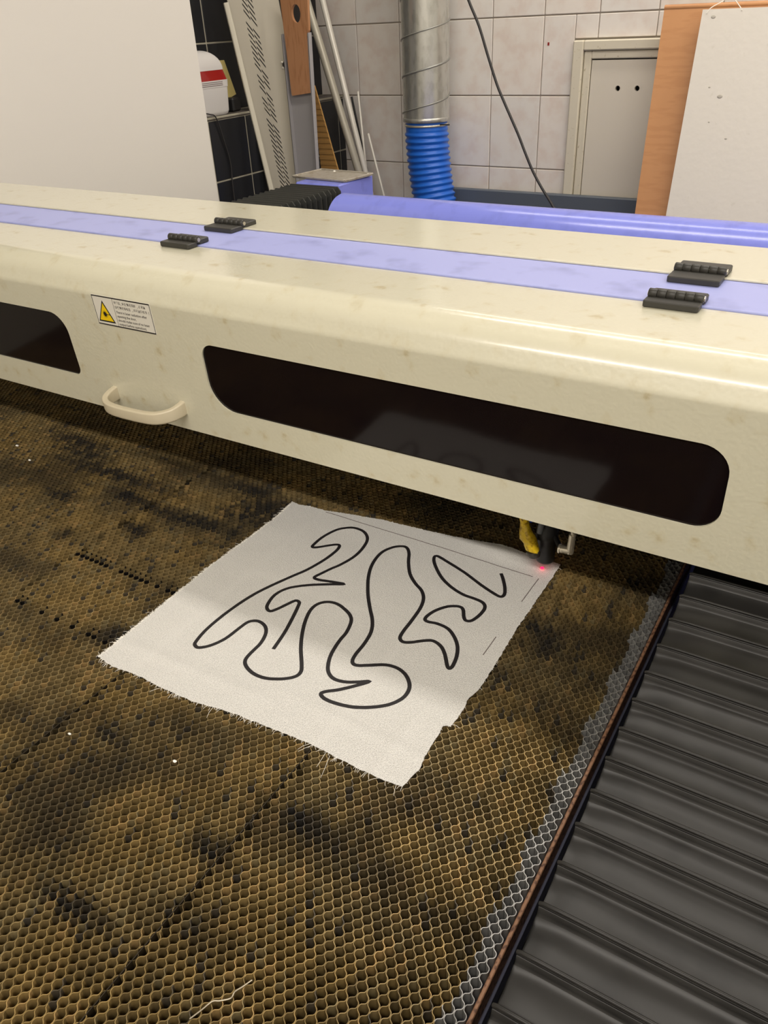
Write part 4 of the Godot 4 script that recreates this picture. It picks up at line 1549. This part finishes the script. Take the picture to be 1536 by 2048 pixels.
func build_beacon():
	var o := thing("alarm_beacon", "white alarm beacon with a red lens band on the black tiled ledge", "alarm beacon", Vector3(-2.165, 1.135, -2.312))
	var ring_at := func(y: float, hz: float, hx: float, r: float) -> PackedVector3Array:
		var ps := PackedVector3Array()
		for q in rounded(Vector2(-hx, -hz), Vector2(hx, hz), [r, r, r, r], 6):
			ps.append(Vector3(q.x, y, q.y))
		return ps
	var b := mesher()
	loft(b, [ring_at.call(0.0, 0.070, 0.036, 0.015), ring_at.call(0.004, 0.077, 0.041, 0.017), ring_at.call(0.014, 0.082, 0.044, 0.018), ring_at.call(0.090, 0.087, 0.046, 0.018)], 0)
	commit(b, "base", M.white_plastic, o)
	var u := mesher()
	loft(u, [ring_at.call(0.0885, 0.0885, 0.047, 0.018), ring_at.call(0.110, 0.0905, 0.0475, 0.018)], 0)
	var upper := commit(u, "collar", M.white_plastic, o)
	var g := mesher()
	for k in 3:
		span(g, Vector3(0.0470, 0.0935 + 0.0052 * k, -0.052), Vector3(0.0482, 0.0953 + 0.0052 * k, 0.06), 0.0003)
	commit(g, "grille_slot", mat(Color(0.50, 0.44, 0.44), 0.6), upper)
	var lens := mesher()
	loft(lens, [ring_at.call(0.1095, 0.0890, 0.046, 0.018), ring_at.call(0.142, 0.0760, 0.043, 0.018)], 0)
	commit(lens, "red_lens", M.red_lens, o)
	var d := mesher()
	var rings := []
	for k in 11:
		var a := PI / 2 * k / 10.5
		rings.append(ring_at.call(0.141 + 0.060 * sin(a), 0.0780 * cos(a), 0.044 * cos(a), 0.018 * cos(a)))
	loft(d, rings, 0)
	var dome := commit(d, "dome", M.white_plastic, o)
	var s := mesher()
	turned(s, Transform3D(Basis(Vector3.FORWARD, 0.9), Vector3(0.026, 0.1835, -0.034)), [Vector2(0.003, -0.002), Vector2(0.003, 0.001), Vector2(0.001, 0.002)], 10)
	commit(s, "screw", mat(Color(0.35, 0.33, 0.33), 0.4), dome)
	var c := mesher()
	plate(c, Vector3(-2.200, 1.3002, -2.4100), Vector3(-2.200, 1.2997, -2.4800), Vector3(-2.193, 1.1876, -2.5140), Vector3(-2.193, 1.1700, -2.4400), 0.0015)
	tag(commit(c, "yellow_card", M.yellow_card), "pale yellow card propped between the white beacon and the black tiles", "card")
	var p := mesher()
	slab(p, Transform3D(Basis(Vector3.UP, 0.25), Vector3(-2.180, 1.158, -2.468)), Vector3(0.045, 0.046, 0.06), 0.006)
	tag(commit(p, "power_adapter", M.black), "small black power adapter lying on the ledge beside the beacon", "adapter")
	var w := mesher()
	var pts := curve(PackedVector3Array([Vector3(-2.125, 1.153, -2.236), Vector3(-2.108, 1.146, -2.266), Vector3(-2.103, 1.132, -2.290), Vector3(-2.105, 1.06, -2.315), Vector3(-2.106, 0.98, -2.335), Vector3(-2.106, 0.90, -2.330), Vector3(-2.106, 0.78, -2.33)]), 6)
	tube(w, pts, 0.0022, 8)
	tag(commit(w, "thin_cable", M.cable), "thin black cable hanging over the ledge below the white beacon", "cable")


func pole(called: String, a: Vector3, b: Vector3, r: float, m: Material, label: String, category: String, up := 0.0, down := 0.0):
	var d := (b - a).normalized()
	var st := mesher()
	var f := frame_of(d)
	var p := a - d * up
	var q := b + d * down
	var rings := []
	for e in [[p, r * 0.8], [p + d * r * 0.25, r], [q - d * r * 0.25, r], [q, r * 0.8]]:
		rings.append(ring(e[0], f[0] * e[1], f[1] * e[1], 18))
	loft(st, rings, 0)
	tag(commit(st, called, m), label, category)


func build_poles():
	pole("metal_pole", Vector3(-2.1400, 1.4755, -2.93), Vector3(-1.9350, 0.871, -2.92), 0.0155, M.alu, "thick dull beige metal pole leaning in the corner beside the wooden board", "pole", 0.25, 0.3)
	pole("chrome_tube", Vector3(-2.120, 1.4745, -3.01), Vector3(-1.9355, 0.863, -2.97), 0.0120, M.chrome, "long bright polished tube leaning in the corner between two duller rods", "tube", 0.25, 0.3)
	pole("dark_rod", Vector3(-2.0250, 1.135, -3.035), Vector3(-1.9800, 0.8780, -3.045), 0.0042, M.black, "short thin dark rod leaning behind the bright polished tube", "rod", 0.0, 0.3)
	pole("white_rod", Vector3(-1.9890, 1.1545, -3.03), Vector3(-1.9580, 0.8560, -3.015), 0.0046, M.chrome, "thin pale rod standing nearly upright just right of the bright tube", "rod", 0.0, 0.3)
	pole("pale_rod", Vector3(-1.9300, 1.0030, -3.00), Vector3(-1.8650, 0.7630, -3.00), 0.0046, M.chrome, "shortest pale rod, leaning alone on the tiles between corner and duct", "rod", 0.0, 0.3)
	# torn corrugated cardboard behind the channel
	var st := mesher()
	var n := 60
	var tl := Vector3(-2.100, 1.190, -2.84)
	for k in n:
		var y0 := 1.19 - 0.62 * k / n
		var y1 := 1.19 - 0.62 * (k + 1) / n
		var l0 := -2.085 + 0.03 * (k / float(n))
		var r0 := -2.072 + 0.166 * minf(float(k) / n * 1.05, 1.0)
		var r1 := -2.072 + 0.166 * minf(float(k + 1) / n * 1.05, 1.0)
		var zf := -2.845 + (0.0018 if k % 2 else 0.0)
		loft(st, [PackedVector3Array([Vector3(l0, y0, zf), Vector3(r0, y0, zf), Vector3(r1, y1, zf), Vector3(l0, y1, zf)]), PackedVector3Array([Vector3(l0, y0, -2.851), Vector3(r0, y0, -2.851), Vector3(r1, y1, -2.851), Vector3(l0, y1, -2.851)])], -1)
	tag(commit(st, "cardboard_offcut", M.card_board), "torn brown corrugated cardboard offcut between the grey channel and the poles", "cardboard")


# ------------------------------------------------------------------ the duct and the cable

func build_duct():
	var o := thing("ventilation_duct", "galvanised spiral duct coming down the tiled wall into a ribbed blue hose", "duct", Vector3(-1.627, 1.068, -2.95))
	var r := 0.0885
	var pipe := mesher()
	turned(pipe, Transform3D(), [Vector2(r, 0.006), Vector2(r, 1.72)], 56)
	commit(pipe, "pipe", M.zinc, o)
	var seam := PackedVector3Array()
	for i in 24 * 15 + 1:
		var a := TAU * i / 24.0
		var y := -0.0666 + 0.121 * i / 24.0
		if y > 1.70:
			break
		if y < 0.012:
			continue
		seam.append(Vector3(cos(-a + 0.9) * (r + 0.0006), y, sin(-a + 0.9) * (r + 0.0006)))
	var sm := mesher()
	tube(sm, seam, 0.0024, 6, 1.7)
	commit(sm, "spiral_seam", M.seam, o)
	var lip := mesher()
	turned(lip, Transform3D(), [Vector2(r + 0.0008, -0.008), Vector2(r + 0.0026, -0.006), Vector2(r + 0.0026, 0.004), Vector2(r + 0.0008, 0.007)], 48)
	commit(lip, "collar", M.zinc, o)
	# the blue hose hangs from the collar and swings out a little
	var spine := []
	for i in 211:
		var t := i / 210.0
		spine.append(Vector3(0.068 * t * t * 2.2 + 0.006 * t, -0.004 - 0.62 * t, 0.02 * t * t))
	var rings := []
	var n := 40
	for i in spine.size():
		var d: Vector3 = (spine[mini(i + 1, 210)] - spine[maxi(i - 1, 0)]).normalized()
		var x := Vector3(0, 0, 1).cross(d).normalized()
		var z := d.cross(x)
		var ps := PackedVector3Array()
		for k in n:
			var a := TAU * k / n
			var down: float = -spine[i].y
			var rib := sin(TAU * ((down - 0.030) / 0.0225 + a / TAU))
			var amp := 0.0034 * smoothstep(0.034, 0.048, down)
			var rr := r - 0.0075 + amp * signf(rib) * pow(absf(rib), 0.7) + 0.002 * smoothstep(0.03, 0.05, down)
			ps.append(spine[i] + x * cos(a) * rr + z * sin(a) * rr)
		rings.append(ps)
	var hose := mesher()
	loft(hose, rings, 0)
	commit(hose, "flexible_hose", M.hose, o)
	var band := mesher()
	turned(band, Transform3D(Basis(), Vector3(0.0, -0.020, 0)), [Vector2(r - 0.008, -0.004), Vector2(r - 0.004, -0.0035), Vector2(r - 0.004, 0.0035), Vector2(r - 0.008, 0.004)], 48)
	commit(band, "hose_clamp", M.nickel, o)
	var tail := mesher()
	span(tail, Vector3(r - 0.012, -0.0185, 0.028), Vector3(r + 0.028, -0.0145, 0.034), 0.0008)
	commit(tail, "clamp_tail", M.black, o)

	var w := mesher()
	var pts := PackedVector3Array([Vector3(-1.62, 3.09, -2.50), Vector3(-1.56, 2.30, -2.53), Vector3(-1.44, 1.85, -2.57), Vector3(-1.34, 1.57, -2.59)])
	for q in [[-1.2801, 1.4387], [-1.2427, 1.3692], [-1.2095, 1.2876], [-1.1756, 1.2084], [-1.1456, 1.1532], [-1.0963, 1.0671], [-1.0710, 1.0174], [-1.0396, 0.9598], [-1.0050, 0.9094], [-0.9609, 0.8528], [-0.90, 0.76], [-0.86, 0.62]]:
		pts.append(Vector3(q[0], q[1], -2.60))
	tube(w, curve(pts, 6), 0.0042, 10)
	tag(commit(w, "hanging_cable", M.cable), "dark grey cable hanging from the ceiling in front of the tiled wall", "cable")


func build_right_boards():
	# a veneered board leaning on the wall, a sheet of white foam in front of it
	var w := mesher()
	var tl := Vector3(-0.7780, 1.3996, -2.985)
	var bl := Vector3(-0.7560, 0.7995, -2.85)
	var d := (bl - tl) / (tl.y - bl.y)
	var foot := tl + d * 1.3996
	var xf := Transform3D(Basis(Vector3.RIGHT, (tl - foot).normalized(), Vector3.RIGHT.cross((tl - foot).normalized())), (tl + foot) * 0.5)
	var tall := (tl - foot).length()
	plate(w, tl, Vector3(0.35, 1.3935, -2.985), Vector3(0.35, 0.004, foot.z), Vector3(foot.x, 0.004, foot.z), 0.020)
	var o := commit(w, "veneered_board", M.beech)
	tag(o, "light brown veneered board leaning against the tiled wall behind white foam", "board")
	var e := mesher()
	tube(e, PackedVector3Array([tl + Vector3(0, -0.008, -0.004), Vector3(0.35, 1.3855, -2.989)]), 0.0085, 12)
	commit(e, "top_edging", M.beech, o)
	var f := mesher()
	var a := Vector3(-0.6440, 1.3830, -2.915)
	var b := Vector3(-0.6390, 0.7990, -2.795)
	var g := (b - a) / (a.y - b.y)
	var ft := a + g * (a.y - 0.004)
	plate(f, a, Vector3(0.38, 1.377, -2.915), Vector3(0.38, 0.004, ft.z), ft, 0.040)
	var sheet_node := commit(f, "foam_sheet", M.foam)
	var fn := Vector3.RIGHT.cross((a - ft).normalized()).normalized()
	if fn.z < 0.0:
		fn = -fn
	for q in [[0.098, 0.230, 0.007], [0.062, 0.205, 0.003], [0.140, 0.345, 0.0035], [0.035, 0.020, 0.006], [0.080, 0.300, 0.0025]]:
		var dm := mesher()
		var at: Vector3 = a + Vector3(q[0], 0, 0) + g * q[1]
		var pit := []
		for pr in [[1.0, -0.002], [1.0, 0.0004], [0.5, 0.0007]]:
			pit.append(ring(at + fn * pr[1], Vector3.RIGHT * q[2] * pr[0] * 1.2, (a - ft).normalized() * q[2] * pr[0] * 0.8, 9))
		loft(dm, pit, 0)
		commit(dm, "dent", M.dent, sheet_node)
	tag(sheet_node, "big white foam sheet with small dents leaning on the veneered board", "foam sheet")
	var sg := mesher()
	tube(sg, curve(PackedVector3Array([Vector3(-0.630, 1.372, -2.911), Vector3(-0.622, 1.386, -2.918), Vector3(-0.600, 1.400, -2.945), Vector3(-0.575, 1.416, -2.960), Vector3(-0.560, 1.402, -2.950), Vector3(-0.540, 1.385, -2.930), Vector3(-0.530, 1.376, -2.911)]), 6), 0.0012, 6)
	tag(commit(sg, "loose_string", M.thread), "thin loose pale string draped over the top edge of the white foam", "string")
